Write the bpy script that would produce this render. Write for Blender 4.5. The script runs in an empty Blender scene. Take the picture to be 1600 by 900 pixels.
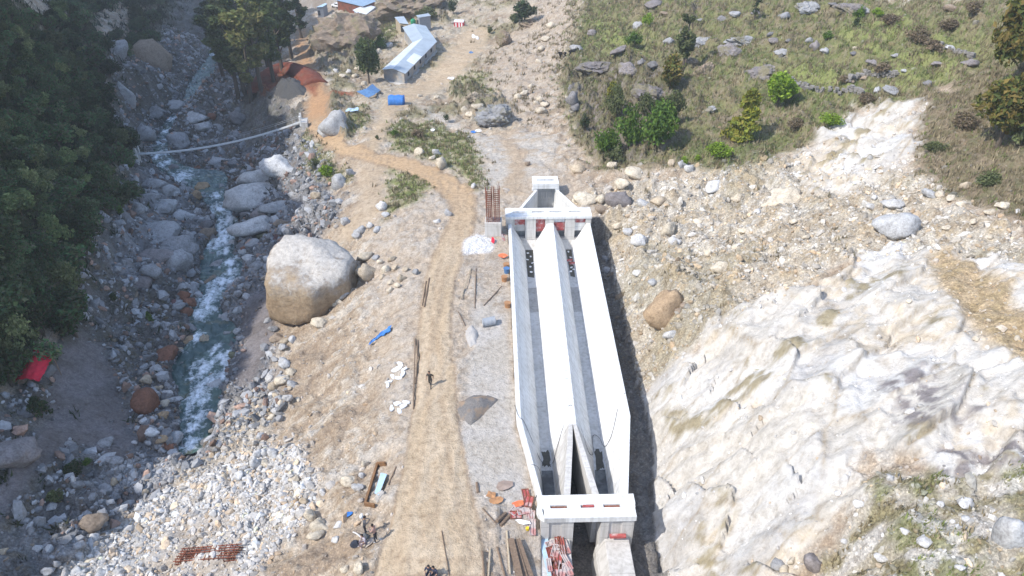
import bpy, bmesh, math, random
import numpy as np
from mathutils import Vector, Matrix
random.seed(7); RNG = np.random.default_rng(11)
C = bpy.context.scene.collection
# ------------------------------------------------------------------ camera
PITCH = math.radians(34.0); FOC = 1142.0; CAMZ = 41.0
CP, SP = math.cos(PITCH), math.sin(PITCH)
def ray(px, py):
    a = (px-800)/FOC; b = (450-py)/FOC
    return np.array([a, CP+b*SP, -SP+b*CP])
def on_plane(px, py, z):
    d = ray(px, py); t = (z-CAMZ)/d[2]
    return np.array([0, 0, CAMZ]) + d*t
# ------------------------------------------------------------------ noise
def _h(ix, iy, seed):
    n = (ix.astype(np.int64)*374761393 + iy.astype(np.int64)*668265263 + seed*974711) & 0xffffffff
    n = ((n ^ (n >> 13))*1274126177) & 0xffffffff
    n = ((n ^ (n >> 16))*2246822519) & 0xffffffff
    return (n ^ (n >> 15)) & 0xffffffff
def _r(ix, iy, seed): return _h(ix, iy, seed)/4294967295.0
def noise(x, y, seed=0):
    xi = np.floor(x); yi = np.floor(y); fx = x-xi; fy = y-yi
    u = fx*fx*fx*(fx*(fx*6-15)+10); v = fy*fy*fy*(fy*(fy*6-15)+10)
    def g(ix, iy, dx, dy):
        t = _r(ix, iy, seed)*6.2831853
        return np.cos(t)*dx + np.sin(t)*dy
    a = g(xi, yi, fx, fy); b = g(xi+1, yi, fx-1, fy); c = g(xi, yi+1, fx, fy-1); d = g(xi+1, yi+1, fx-1, fy-1)
    return ((a+(b-a)*u) + ((c+(d-c)*u)-(a+(b-a)*u))*v)*1.5
def fbm(x, y, o=4, seed=0, gain=.5):
    s = 0; a = 1
    for k in range(o):
        s = s + a*noise(x, y, seed+k*17); x = x*2.03+5.1; y = y*2.03+3.7; a *= gain
    return s
def cells(x, y, seed=0):
    xi = np.floor(x); yi = np.floor(y)
    best = np.full(x.shape, 9.0); b2 = np.full(x.shape, 9.0); bx = xi*0; by = yi*0; ddx = xi*0; ddy = xi*0
    for i in (-1, 0, 1):
        for j in (-1, 0, 1):
            cx = xi+i; cy = yi+j
            dx = x-(cx+_r(cx, cy, seed)); dy = y-(cy+_r(cx, cy, seed+5))
            d = dx*dx+dy*dy; m = d < best
            b2 = np.where(m, best, np.minimum(b2, d))
            best = np.where(m, d, best); bx = np.where(m, cx, bx); by = np.where(m, cy, by)
            ddx = np.where(m, dx, ddx); ddy = np.where(m, dy, ddy)
    return np.sqrt(best), np.sqrt(b2), bx, by, ddx, ddy
def facet(x, y, seed, off=1.0, tilt=1.0):
    f1, f2, cx, cy, dx, dy = cells(x, y, seed)
    tx = _r(cx, cy, seed+21)-.5; ty = _r(cx, cy, seed+22)-.5
    return (_r(cx, cy, seed+20)-.5)*off + (tx*dx+ty*dy)*2*tilt, f2-f1, _r(cx, cy, seed+23)
def sm(x, a, b):
    t = np.clip((x-a)/(b-a), 0, 1); return t*t*(3-2*t)
def lerp(a, b, t): return a+(b-a)*t
# ------------------------------------------------------------------ base terrain from surveyed points (pixel, height)
CPTS = [(690,890,0),(680,760,0),(690,600,0),(690,450,0),(715,340,-.3),(690,280,-.8),(620,248,-1.5),(540,235,-2.5),(490,190,-4.5),(480,120,-8),(470,60,-13),
(590,200,-3),(620,150,-5.5),(700,100,-8.5),(730,60,-10),(640,130,-9),(640,60,-10.5),(640,40,-11.5),(720,40,-11),(700,0,-15),(550,5,-25),(500,12,-26),(540,60,-14),(600,30,-16),(560,120,-9),(530,180,-4.5),
(800,250,-.5),(830,200,-2),(770,190,-3),(730,150,-5.5),(850,130,-4),(880,60,-3),(900,0,-1),(790,60,-9),(700,220,-2),(660,200,-3.2),
(760,700,0),(770,560,0),(770,420,0),(760,370,0),(880,500,0),(850,300,-.4),(820,860,-.3),(870,890,-.8),
(960,340,.3),(985,440,.5),(1010,560,.5),(1030,700,.5),(1040,850,.3),(920,260,.5),
(1100,300,2),(1100,450,3.5),(1100,600,4),(1100,750,4),(1100,880,3.5),(1300,300,5.5),(1300,450,7.5),(1300,600,8),(1300,750,7.5),(1300,890,7),
(1600,300,11.5),(1600,450,12),(1600,600,12),(1600,750,11.5),(1600,890,11),(1250,240,5),(1350,170,8),(1430,160,10),(1530,110,13),
(950,250,1),(1050,255,3),(920,180,-.5),(1150,240,4.5),(1000,150,1.5),(1200,150,6),(1050,60,4),(1000,0,4),(1200,60,9),(1200,0,11),(1400,80,12),(1400,0,14),(1600,110,15),(1600,0,18),
(400,480,-7.8),(400,620,-7.2),(350,680,-7.6),(430,300,-8.5),(400,350,-10.5),(520,340,-3.5),(560,300,-2.6),(450,210,-9),(400,170,-13),(440,140,-9.5),(380,90,-16),
(640,500,-.3),(560,550,-3),(480,600,-5.5),(430,640,-6.8),(630,680,-.4),(540,690,-2.5),(450,720,-5),(350,740,-6.2),(600,830,-.6),(500,800,-2.8),(400,780,-5),(300,870,-5.5),(200,880,-7),(450,880,-3),(560,890,-1.2),
(600,400,-1.5),(520,430,-5),(620,340,-1),(150,600,-6),(60,650,-4),(30,720,-3),(100,800,-6),(20,880,-4.5),(0,590,-1),(200,500,-7),(130,500,-4),(200,380,-6),(240,340,-9.5),(170,300,-3),(200,250,-7),(120,400,-1),
(0,450,3),(0,300,8),(0,100,13),(100,300,2),(100,100,4),(150,180,-5),(200,100,-12),(260,40,-20),(170,0,-9),(0,0,17),(80,0,6),
(300,690,-8),(330,540,-9.4),(350,420,-10.8),(340,300,-13),(300,200,-15.5),(320,120,-19)]
cw = [on_plane(*p) for p in CPTS]
cw += [np.array(p, float) for p in [(0,360,-30),(-120,330,-32),(-60,300,-30),(120,250,35),(200,200,60),(130,60,28),(90,10,20),(60,-20,12),(20,0,0),(0,-20,0),(-25,0,-8),(-40,-30,-9),(-60,20,6),(-75,60,18),(-180,250,10),(-150,200,12),(60,220,8),(0,260,-12),(-60,240,-28)]]
cw = np.array(cw)
def _U(r2): return np.where(r2 > 1e-9, r2*np.log(np.maximum(r2, 1e-9)), 0)
S = .02
XY = cw[:, :2]*S; n = len(XY)
K = _U(((XY[:, None]-XY[None])**2).sum(-1)) + np.eye(n)*.002
Pm = np.c_[np.ones(n), XY]
A = np.zeros((n+3, n+3)); A[:n, :n] = K; A[:n, n:] = Pm; A[n:, :n] = Pm.T
sol = np.linalg.solve(A, np.r_[cw[:, 2], 0, 0, 0]); W, AF = sol[:n], sol[n:]
def base_h(x, y):
    x = np.asarray(x, float); y = np.asarray(y, float); sh = x.shape
    X = x.ravel()*S; Y = y.ravel()*S
    out = AF[0]+AF[1]*X+AF[2]*Y
    for k in range(n):
        out = out + W[k]*_U((X-XY[k, 0])**2+(Y-XY[k, 1])**2)
    return out.reshape(sh)
# grid (fan: finer near the site)
av = np.r_[np.linspace(-3, -.55, 26), np.arange(-.53, .53, .00125), np.linspace(.55, 2.4, 22)]
ys = [-110, -95, -80, -65, -50, -38, -28, -18, -10, -3, 3, 8, 12, 15]
while ys[-1] < 330: ys.append(ys[-1] + .0033*(ys[-1]+20))
yv = np.array(ys + [345, 370, 410, 470, 560, 700]); NA, NY = len(av), len(yv)
GA, GY = np.meshgrid(av, yv); GX = GA*(np.maximum(GY, -85)+100)
# coarse copy of the base for pixel lookups
ca = np.linspace(-.6, .6, 240); cy = np.r_[np.linspace(5, 120, 160), np.linspace(122, 345, 110)]
CA, CY = np.meshgrid(ca, cy); CB = base_h(CA*(CY+100), CY)
def look(Z, A_, Y_, x, y):
    x = np.asarray(x, float); y = np.asarray(y, float)
    a = x/(np.maximum(y, -85)+100)
    i = np.clip(np.searchsorted(A_, a)-1, 0, len(A_)-2); j = np.clip(np.searchsorted(Y_, y)-1, 0, len(Y_)-2)
    u = np.clip((a-A_[i])/(A_[i+1]-A_[i]), 0, 1); v = np.clip((y-Y_[j])/(Y_[j+1]-Y_[j]), 0, 1)
    return (Z[j, i]*(1-u)+Z[j, i+1]*u)*(1-v) + (Z[j+1, i]*(1-u)+Z[j+1, i+1]*u)*v
def march(px, py, f):
    d = ray(px, py); t = np.linspace(12, 420, 2600)
    p = np.array([0, 0, CAMZ])[None] + t[:, None]*d[None]
    below = np.nonzero(p[:, 2] < f(p[:, 0], p[:, 1]))[0]
    k = below[0] if len(below) else len(t)-1
    t0, t1 = t[max(k-1, 0)], t[k]
    for _ in range(14):
        tm = (t0+t1)/2; q = np.array([0, 0, CAMZ])+tm*d
        if q[2] < f(q[0], q[1]): t1 = tm
        else: t0 = tm
    return np.array([0, 0, CAMZ])+t1*d
def base_at(px, py): return march(px, py, lambda x, y: look(CB, ca, cy, x, y))
# ------------------------------------------------------------------ zones
def world_poly(pts): return np.array([base_at(*p)[:2] for p in pts])
def sdf(poly, x, y, pad):
    d = np.full(x.shape, -99.0)
    lo = poly.min(0)-pad; hi = poly.max(0)+pad
    m = (x > lo[0]) & (x < hi[0]) & (y > lo[1]) & (y < hi[1])
    X = x[m]; Y = y[m]; ins = np.zeros(X.shape, bool); dd = np.full(X.shape, 1e9)
    k = len(poly)
    for i in range(k):
        ax, ay = poly[i]; bx, by = poly[(i+1) % k]
        ex, ey = bx-ax, by-ay
        t = np.clip(((X-ax)*ex+(Y-ay)*ey)/(ex*ex+ey*ey+1e-12), 0, 1)
        dd = np.minimum(dd, (X-ax-ex*t)**2+(Y-ay-ey*t)**2)
        c = (ay > Y) != (by > Y)
        ins ^= c & (X < ex*(Y-ay)/(ey if abs(ey) > 1e-9 else 1e-9)+ax)
    d[m] = np.where(ins, 1, -1)*np.sqrt(dd)
    return d
SC = np.clip(GY/60, .6, 3)                       # features read larger far off: softer borders there
NA1 = fbm(GX*.35, GY*.35, 4, 3); NA2 = fbm(GX*1.3, GY*1.3, 3, 9); NA3 = fbm(GX*.09, GY*.09, 4, 31); NA4 = fbm(GX*.9+GY*.35, GY*.9-GX*.35, 4, 57)
def zone(pts, soft=.8, rough=1.0):
    d = sdf(world_poly(pts), GX, GY, 6*soft+6)
    d = d + (NA1*1.2+NA2*.35)*rough*SC
    return sm(d, -soft*SC, soft*SC)
ROADL = [(585,905),(615,800),(638,700),(650,600),(655,500),(665,430),(690,370),(707,335),(700,312),(668,285),(630,268),(575,252),(530,242),(500,222),(482,200),(478,170),(482,150),(474,125),(465,100),(463,75),(463,46)]
ROADR = [(479,46),(478,75),(490,100),(505,122),(514,150),(510,175),(518,200),(545,225),(590,238),(640,248),(690,265),(725,287),(742,310),(742,345),(728,385),(712,430),(704,500),(710,600),(722,700),(742,800),(770,905)]
Z = {}
Z['road'] = zone(ROADL+ROADR, .35, .25)
Z['yardtrack'] = zone([(772,205),(800,205),(826,250),(818,305),(782,305),(796,262)], .6, .6)
DROAD = sdf(world_poly(ROADL+ROADR), GX, GY, 8)
Z['branch'] = zone([(568,236),(575,205),(590,180),(603,160),(625,140),(660,128),(692,95),(715,60),(735,40),(765,48),(752,80),(722,112),(682,142),(642,160),(620,177),(604,205),(598,240)], .6, .4)
Z['lower'] = zone([(540,250),(560,285),(564,310),(545,345),(505,378),(548,378),(582,350),(604,312),(600,282),(606,258)], .6, .4)
Z['yard'] = zone([(655,165),(690,178),(745,212),(790,208),(830,203),(878,225),(862,252),(830,275),(800,297),(757,292),(752,250),(735,213),(690,195)], .6, .5)
Z['sand'] = zone([(735,470),(790,490),(800,600),(812,690),(835,790),(800,800),(735,755),(712,700),(722,640),(735,560)], .7, .5)
Z['red'] = zone([(402,140),(408,120),(425,106),(450,101),(480,106),(498,128),(494,150),(478,140),(452,128),(430,134),(414,150)], .4, .25) + zone([(520,145),(548,140),(550,150),(525,157)], .4, .3)
Z['grass_patch'] = np.maximum.reduce([zone([(605,198),(640,188),(700,196),(738,215),(762,288),(742,296),(700,262),(650,240),(605,235)], .8, 1.2),
    zone([(605,260),(650,266),(684,290),(650,312),(608,338),(598,300)], .7, 1.1), zone([(715,120),(750,115),(765,150),(735,158),(708,150)], .8, 1.2),
    zone([(475,215),(500,230),(545,285),(520,290),(480,260)], .7, 1), zone([(500,60),(560,40),(572,70),(520,80)], .8, 1), zone([(535,190),(560,170),(575,190),(548,218)], .7, 1), zone([(560,30),(640,35),(600,70),(560,80)], .8, 1.4)])
Z['rubble'] = zone([(170,910),(90,900),(180,820),(250,768),(330,728),(400,692),(445,690),(490,730),(500,790),(440,850),(390,905)], 1, .8)
Z['rubblepit'] = zone([(215,905),(250,850),(290,800),(360,810),(380,850),(365,905)], .8, .6)
Z['rock'] = zone([(985,600),(1008,565),(1060,540),(1120,500),(1180,478),(1300,440),(1330,402),(1400,382),(1470,398),(1600,405),(1660,420),(1660,720),(1500,742),(1360,705),(1345,760),(1250,850),(1210,910),(1015,910),(1012,780),(996,680)], .8, 1.2)
Z['scar'] = zone([(1250,240),(1290,208),(1350,170),(1425,160),(1432,210),(1405,262),(1330,300),(1270,302),(1252,265)], .8, 1)
Z['scree'] = zone([(925,310),(1000,275),(1100,262),(1250,235),(1430,255),(1500,320),(1640,390),(1640,420),(1450,402),(1330,405),(1200,482),(1060,545),(985,580),(950,430)], .9, 1.2)
Z['chute'] = zone([(1440,400),(1490,395),(1560,440),(1660,530),(1660,610),(1560,540),(1500,490)], .8, .8)
Z['scrub'] = zone([(1425,215),(1450,150),(1540,108),(1660,100),(1660,360),(1560,330),(1490,310),(1435,255)], 1, 1.4)
Z['hill'] = zone([(900,-8),(1700,-8),(1700,130),(1530,112),(1420,158),(1340,168),(1262,228),(1150,258),(1050,258),(940,262),(908,230),(890,170),(868,110),(888,50)], 1, 1.2)
Z['brightg'] = np.maximum.reduce([zone(p, 1.5, 1.6) for p in [[(1200,110),(1290,95),(1340,140),(1250,150)],[(1420,40),(1530,60),(1530,95),(1440,70)],[(1350,70),(1470,80),(1500,125),(1400,130)],[(930,30),(1010,50),(1000,85),(940,75)],[(1300,45),(1400,20),(1420,50),(1320,70)]]])
Z['slip'] = zone([(790,62),(858,-8),(908,-8),(892,60),(872,108),(852,170),(842,203),(790,190),(768,150),(758,100)], .9, .8)
Z['crack'] = zone([(1345,725),(1420,738),(1600,702),(1700,720),(1700,920),(1240,920),(1330,790)], 1, 1.4)
Z['stain'] = np.maximum.reduce([zone(p, 1.2, 1.6) for p in [[(1385,590),(1440,575),(1490,620),(1450,660),(1400,660)],[(1430,715),(1510,700),(1600,690),(1600,725),(1480,735)],[(1490,640),(1540,640),(1530,680),(1480,685)]]])
Z['forest'] = zone([(-120,-8),(258,-8),(238,60),(205,75),(150,130),(152,170),(212,222),(186,262),(150,300),(112,420),(92,520),(20,600),(-120,640)], 1.5, 1.4)
Z['bed'] = zone([(258,-8),(330,-8),(345,60),(420,130),(470,170),(478,215),(520,290),(540,320),(500,375),(430,395),(425,500),(440,640),(405,690),(330,725),(240,770),(170,830),(90,905),(-80,905),(-80,650),(20,605),(92,520),(112,420),(150,300),(186,262),(212,222),(152,170),(150,130),(205,75),(238,60)], 1, .7)
Z['ltrack'] = np.maximum(zone([(60,545),(130,525),(170,540),(180,600),(212,690),(190,725),(150,700),(110,690),(80,720),(10,800),(-40,860),(-40,790),(40,700),(80,620)], .8, .5), zone([(375,470),(425,440),(432,520),(410,560),(395,600),(365,600),(378,540)], .6, .4))
Z['gbar'] = zone([(335,700),(360,640),(400,605),(425,640),(420,690),(330,728),(280,765),(270,735)], .8, .5)
Z['lgravel'] = zone([(180,735),(240,715),(285,712),(270,745),(235,765),(190,760)], .7, .4)
Z['bedrock'] = zone([(205,270),(240,265),(290,300),(310,340),(318,400),(290,430),(230,450),(175,430),(185,370),(200,330)], .7, .7)
Z['outcrop'] = np.maximum.reduce([zone(p, .8, .7) for p in [[(590,-8),(695,-8),(697,35),(670,30),(600,28)],[(485,70),(520,25),(560,45),(580,85),(560,100),(500,110)],[(500,165),(530,160),(545,190),(545,212),(515,205)],[(705,135),(765,150),(800,175),(790,195),(730,180)]]])
Z['upper'] = zone([(480,60),(600,-8),(860,-8),(845,60),(850,180),(780,215),(690,180),(640,190),(560,170),(520,150)], 1, 1.2)
Z['cliff'] = zone([(888,115),(930,88),(1000,92),(1065,105),(1078,150),(1055,225),(1000,250),(940,252),(905,215)], .9, 1.0)
Z['chip'] = zone([(725,375),(760,365),(775,375),(770,395),(722,398)], .3, .3)
CH = sdf(world_poly([(585,905),(1300,905),(1100,700),(960,340),(900,260),(650,200),(560,300)]), GX, GY, 8)
# ------------------------------------------------------------------ settling basin frame (u along, v across)
OX, OY = .35, 41.93; UX, UY = -.0254, .99968
def bw(u, v, z=0): return np.array([OX+UX*u+UY*v, OY+UY*u-UX*v, z])
GU = (GX-OX)*UX+(GY-OY)*UY; GV = (GX-OX)*UY-(GY-OY)*UX
def vleft(u): return np.interp(u, [-20, -16, -10.3, -8.2, -.2, 31, 33.2, 34.2, 40, 41.5], [1.1, 1.1, 1.25, 1.31, 0, -.02, -.2, 1.4, 3.5, 3.4])
def vright(u): return np.interp(u, [-16, -10, -8.2, -.2, 31, 33.2, 34.2, 40, 41.5], [7.5, 7.6, 7.5, 8.95, 9.35, 9.4, 8.65, 6.2, 6.3])
# ------------------------------------------------------------------ river line
RIV = [(345,55,7),(336,85,7),(322,110,13),(312,130,20),(302,150,12),(290,172,9),(266,190,9),(258,206,8),(250,225,9),(247,242,13),(262,258,14),(288,274,24),(322,278,40),(332,300,18),(343,322,14),(358,344,16),(351,362,15),(347,376,18),(340,396,24),(347,414,34),(346,432,32),(338,446,26),(326,470,22),(318,490,22),(330,506,28),(334,526,40),(320,550,46),(314,576,46),(318,600,36),(314,626,32),(310,656,24),(304,686,20),(298,708,14)]
def river_pt(px, py):
    d = ray(px, py); s = .082
    t = (-8.6-s*(0-47.5)-CAMZ)/(d[2]+s*d[1])     # plane z = -8.6 - s (Y-47.5)
    return np.array([0, 0, CAMZ])+d*t
RW = np.array([river_pt(a, b) for a, b, c in RIV]); RH = np.array([c*((CP*p[1]-SP*(p[2]-CAMZ))/FOC) for (a, b, c), p in zip(RIV, RW)])
def chaikin(P, k=2):
    for _ in range(k):
        Q = [P[0]]
        for a, b in zip(P[:-1], P[1:]): Q += [a*.75+b*.25, a*.25+b*.75]
        P = np.array(Q+[P[-1]])
    return P
RC = chaikin(np.c_[RW, RH*.86])
_o = np.argsort(RC[:, 1]); RIVX = np.interp(GY, RC[_o, 1], RC[_o, 0])
Z['forest'] = np.maximum(Z['forest'], sm(RIVX-GX-NA1*3, 24, 32)*sm(GY, 110, 125))
# ------------------------------------------------------------------ heights
GZ = base_h(GX, GY)
def river_field(x, y):
    best = np.full(x.shape, 1e9); wz = np.zeros(x.shape); hw = np.ones(x.shape)
    for a, b in zip(RC[:-1], RC[1:]):
        ex, ey = b[0]-a[0], b[1]-a[1]; L2 = ex*ex+ey*ey+1e-9
        t = np.clip(((x-a[0])*ex+(y-a[1])*ey)/L2, 0, 1)
        d = np.hypot(x-a[0]-ex*t, y-a[1]-ey*t); m = d < best
        best = np.where(m, d, best); wz = np.where(m, a[2]+(b[2]-a[2])*t, wz); hw = np.where(m, a[3]+(b[3]-a[3])*t, hw)
    return best, wz, hw
m = (GX > -130) & (GX < -5) & (GY > 35) & (GY < 240)
RD = np.full(GX.shape, 99.0); RZ = np.zeros(GX.shape); RHW = np.ones(GX.shape)
RD[m], RZ[m], RHW[m] = river_field(GX[m], GY[m])
edge = RD-RHW
# mountain on the left (keeps the gorge in shade)
zb = GZ.copy(); near_cut = sm(GY, -22, 45)
xm = -.70*(.829*np.clip(GY, 5, 400)+.559*(41-np.clip(zb, -5, 20)))-4
xm = np.where(GY < 60, np.minimum(xm, -46-.0*GY), xm)
xc = -104-.30*np.clip(GY-40, -100, 400)
ridge = 6+(xm-GX)/np.maximum(xm-xc, 10)*(46+34*near_cut) + NA3*5
ridge = np.where(GX < xc, np.minimum(ridge, 52+34*near_cut-(xc-GX)*.15+NA3*4), ridge)
GZ = np.where(GX < xm, np.maximum(GZ*.999, np.minimum(ridge+6, ridge*1.0+0)), GZ)
GZ = np.where(GX < xm-30, np.maximum(GZ, ridge), GZ)
# relief per zone
rk, rk_e, rk_id = facet((GX*.8+GY*.6)*.16, (GY*.8-GX*.6)*.30, 71, 1.0, 1.2)
rk2, rk2_e, rk2_id = facet((GX*.8+GY*.6)*.55, (GY*.8-GX*.6)*.95, 72, 1.0, 1.2)
bl, bl_e, bl_id = facet(GX*.42, GY*.42, 73, 1.0, .9)
bd, bd_e, bd_id = facet(GX*1.1, GY*1.1, 74, 1.0, .6)
fine = fbm(GX*2.4, GY*2.4, 2, 91)
smooth = np.clip(np.maximum.reduce([Z['road'], Z['branch']*.8, Z['lower']*.7, Z['yard']*.6, Z['sand']*.7, Z['ltrack']*.8, Z['gbar']*.6, Z['lgravel']*.7]), 0, 1)
flat_plat = sm(CH, -1, 3)*(1-np.maximum.reduce([Z['scree'], Z['rock'], Z['hill'], Z['crack']]))
rough = (1-smooth)
d = NA1*.55*(1-.5*flat_plat) + NA2*.14 + fine*.05
AL, AC = GX*.8+GY*.6, GY*.8-GX*.6
rg1 = 1-2*np.abs(noise(AL*.10+NA3*.5, AC*.30+NA1*.15, 201)); rg2 = 1-2*np.abs(noise(AL*.34+NA1*.3, AC*.9, 202)); rg3 = 1-2*np.abs(noise(AL*.9, AC*2.3, 203)); rg4 = noise(AL*2.6, AC*3.4, 204)
stp = (NA1*1.3+rg1*.8)*1.4; stp = np.floor(stp)+sm(stp-np.floor(stp), .25, .75)
d = lerp(d, rg1*.40+rg2*.03+stp*.10+rk*.85*sm(rk_e, 0, .09)+rk2*.13*sm(rk2_e, 0, .12)+NA1*.20+NA2*.03+fine*.025-np.exp(-rk_e*26)*.22-np.exp(-rk2_e*26)*.06, np.clip(Z['rock']*(1-Z['chute'])+Z['scar']*.7, 0, 1))
d = lerp(d, NA1*.8+bd*.22+bl*.35+NA2*.2+fine*.08, Z['scree']*(1-Z['rock']))
d = lerp(d, NA1*.6+bl*.3+bd*.22+fine*.07, Z['crack']*(1-Z['rock']))
tz = (GZ+NA3*1.2)/1.5; ter = (np.floor(tz)+sm(tz-np.floor(tz), .62, 1.0)-tz+.2)*1.5
hillm = np.clip(Z['hill']+Z['scrub'], 0, 1)
d = lerp(d, ter*.95*Z['hill'] + NA1*.55 + NA2*.16 + fine*.05, hillm*(1-Z['scar'])*(1-Z['rock']))
d = lerp(d, bl*1.3*sm(bl_e, 0, .2)+NA1*1.3+NA2*.35+rk2*.4*sm(rk2_e, 0, .25), Z['cliff'])
d = lerp(d, bl*.9+bd*.35+NA1*.7+NA2*.2+fine*.08, Z['bed']*(1-Z['ltrack']))
d = lerp(d, bl*1.3*sm(bl_e,0,.2)+rk2*.5*sm(rk2_e,0,.25)+NA1*.8+NA2*.25+.4, Z['bedrock'])
d = lerp(d, bl*1.0*sm(bl_e,0,.25)+rk2*.4*sm(rk2_e,0,.3)+NA1*1.2+NA2*.3+.8, Z['outcrop'])
d = lerp(d, NA1*1.6+NA2*.5, Z['forest'])
d = lerp(d, NA1*.4+bd*.2+fine*.08, Z['rubble']*(1-.6*Z['rubblepit']))
ruts = Z['road']*(.05*np.sin((GX-.04*GY+NA1*.4)*5.2)*sm(NA3, -.5, .5))
d = d*(rough*.93+.07*(1-Z['road'])+.03) + ruts
far = np.clip(1-(GY-320)/20, 0, 1)*np.clip((GY-8)/6, 0, 1)
inview = (np.abs(GA) < .54)
GZ = GZ + np.where(inview, d*far, NA1*1.2*0)
GZ = np.where(GX < xm-3, GZ+NA1*2.0, GZ)
# river channel
wb = RZ-.55+np.maximum(edge, 0)*1.3
near = edge < 5
blend = np.where(edge < 0, RZ-.55-.25*bd, np.minimum(GZ, RZ-.45+edge*1.3+NA1*.3+bl*.4*sm(edge, .3, 2)))
GZ = np.where(near, lerp(blend, GZ, sm(edge, 1.5, 5)), GZ)
# excavation for the basin
inb = (GU > -19) & (GU < 41.3)
vl = vleft(GU)+.16; vr = vright(GU)
cap = np.where(GV < vl, 1e3, np.where(GV < vr-.3, -4.3, 1e3))
dv = GV-vr
cap = np.where((GV >= vr-.3) & (dv < 1.9), -3.1+NA2*.3+bd*.25, cap)
cap = np.where(dv >= 1.9, -3.1+(dv-1.9)*1.15+NA1*.6+bl*.6, cap)
cap = np.where((GU > 34), np.where((GV > vl) & (GV < vr-.15), -4, 1e3), cap)
cap = np.where((GU > 33.2) & (GU <= 34), np.where((GV > vl) & (GV < vr-.2), -4, 1e3), cap)
wcap = sm(GU, -19, -17)
GZ = np.where(inb, np.minimum(GZ, np.where(cap > 100, 1e3, cap)), GZ)
lowleft = (GU < -8.5) & (GU > -20) & (GV < vl) & (GV > -1.5)
GZ = np.where(lowleft, np.minimum(GZ, -.35-.9*sm(-GU, 8.5, 12)*sm(GV, -1.5, 1)), GZ)
plat = (GU > -8) & (GU < 33) & (GV < vl) & (GV > -5)
GZ = np.where(plat, lerp(GZ, GZ*.3+.02, sm(GV, -5, -1.5)), GZ)
def hz(x, y): return look(GZ, av, yv, x, y)
def at(px, py): return march(px, py, hz)
def depth_of(p): return CP*p[1]-SP*(p[2]-CAMZ)
def m_per_px(p): return depth_of(p)/FOC
# ------------------------------------------------------------------ surface colours (local colours; ditch and trench carry painted shade)
def c3(r, g, b): return np.array([r, g, b])[None, None, :]
def mixc(a, b, t): return a+(b-a)*np.clip(t, 0, 1)[..., None]
t1 = sm(NA1, -.6, .6); t2 = sm(NA2, -.5, .5); t3 = sm(NA3, -.5, .5); t4 = sm(NA4, -.35, .55)
col = mixc(c3(.415, .335, .25), c3(.335, .258, .18), t1); col = mixc(col, c3(.48, .42, .34), t2*.6)
col = mixc(col, c3(.28, .215, .15), sm(NA4, .15, .7)*.6)
SA, SB = GX*.82+GY*.57, GY*.82-GX*.57
stk = noise(SA*.10+NA1*.2, SB*.42, 301)+.5*noise(SA*.3, SB*1.1, 302)
col = mixc(col, c3(.295, .222, .155), sm(stk, .0, .55)*.75); col = mixc(col, c3(.50, .465, .41), sm(-stk+NA2*.4, .1, .7)*.65)
peb = np.full(GX.shape, .75); rkf = np.zeros(GX.shape)
def paint(mask, cc, pb=None, rf=None):
    global col, peb, rkf
    col = mixc(col, cc, mask)
    if pb is not None: peb = lerp(peb, pb, np.clip(mask, 0, 1))
    if rf is not None: rkf = lerp(rkf, rf, np.clip(mask, 0, 1))
up = mixc(c3(.36, .29, .21), c3(.43, .375, .29), t2); up = mixc(up, c3(.205, .185, .10), sm(noise(GX*.07, GY*.07, 320)+NA1*.5, .05, .5)*.8); up = mixc(up, c3(.25, .18, .12), sm(noise(GX*.11+3, GY*.11, 321)+NA4*.5, .2, .6)*.7)
paint(Z['upper'], up, .5)
plc = mixc(c3(.435, .355, .27), c3(.455, .40, .335), t1); plc = mixc(plc, c3(.37, .30, .225), sm(NA4, .1, .6))
paint(flat_plat*.8*(1-Z['upper']), plc, .35)
sc = mixc(c3(.455, .405, .325), c3(.385, .33, .25), t1); sc = mixc(sc, c3(.50, .46, .39), sm(bl_id, .55, .8)*.8); sc = mixc(sc, c3(.28, .215, .14), sm(NA4, .1, .6)*.65); sc = mixc(sc, c3(.22, .19, .11), sm(NA3+NA2*.3, .2, .55)*.4)
sc = mixc(sc, c3(.46, .35, .21), sm(NA1-NA4, .35, .8)*.5)
paint(Z['scree'], sc, 1.0)
hg = mixc(c3(.185, .18, .08), c3(.21, .17, .105), sm(NA1+.5*noise(AL*.15, AC*.15, 260), -.5, .5)); hg = mixc(hg, c3(.125, .14, .055), sm(NA4+NA3*.7, -.1, .5)); hg = mixc(hg, c3(.235, .20, .15), sm(NA2+NA1*.5, .2, .8)*.6)
hg = mixc(hg, c3(.15, .115, .08), sm(ter, .1, .8)*.55)
paint(Z['hill'], hg, .35); paint(Z['brightg']*Z['hill']*.8, mixc(c3(.23, .25, .085), c3(.20, .225, .075), t2), .1)
paint(Z['cliff'], mixc(mixc(c3(.225, .195, .17), c3(.17, .145, .115), t2), c3(.14, .135, .06), sm(NA1+NA4*.6, -.1, .5)*.85), .3, .4)
paint(Z['scrub'], mixc(c3(.21, .165, .11), c3(.15, .135, .075), t4), .4)
cr = mixc(c3(.40, .36, .29), c3(.24, .21, .12), t4); cr = mixc(cr, c3(.16, .17, .07), sm(NA1, .1, .5)*.7); cr = mixc(cr, c3(.52, .49, .45), sm(bd_id, .6, .85)*.7)
paint(Z['crack'], cr, 1.0)
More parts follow.
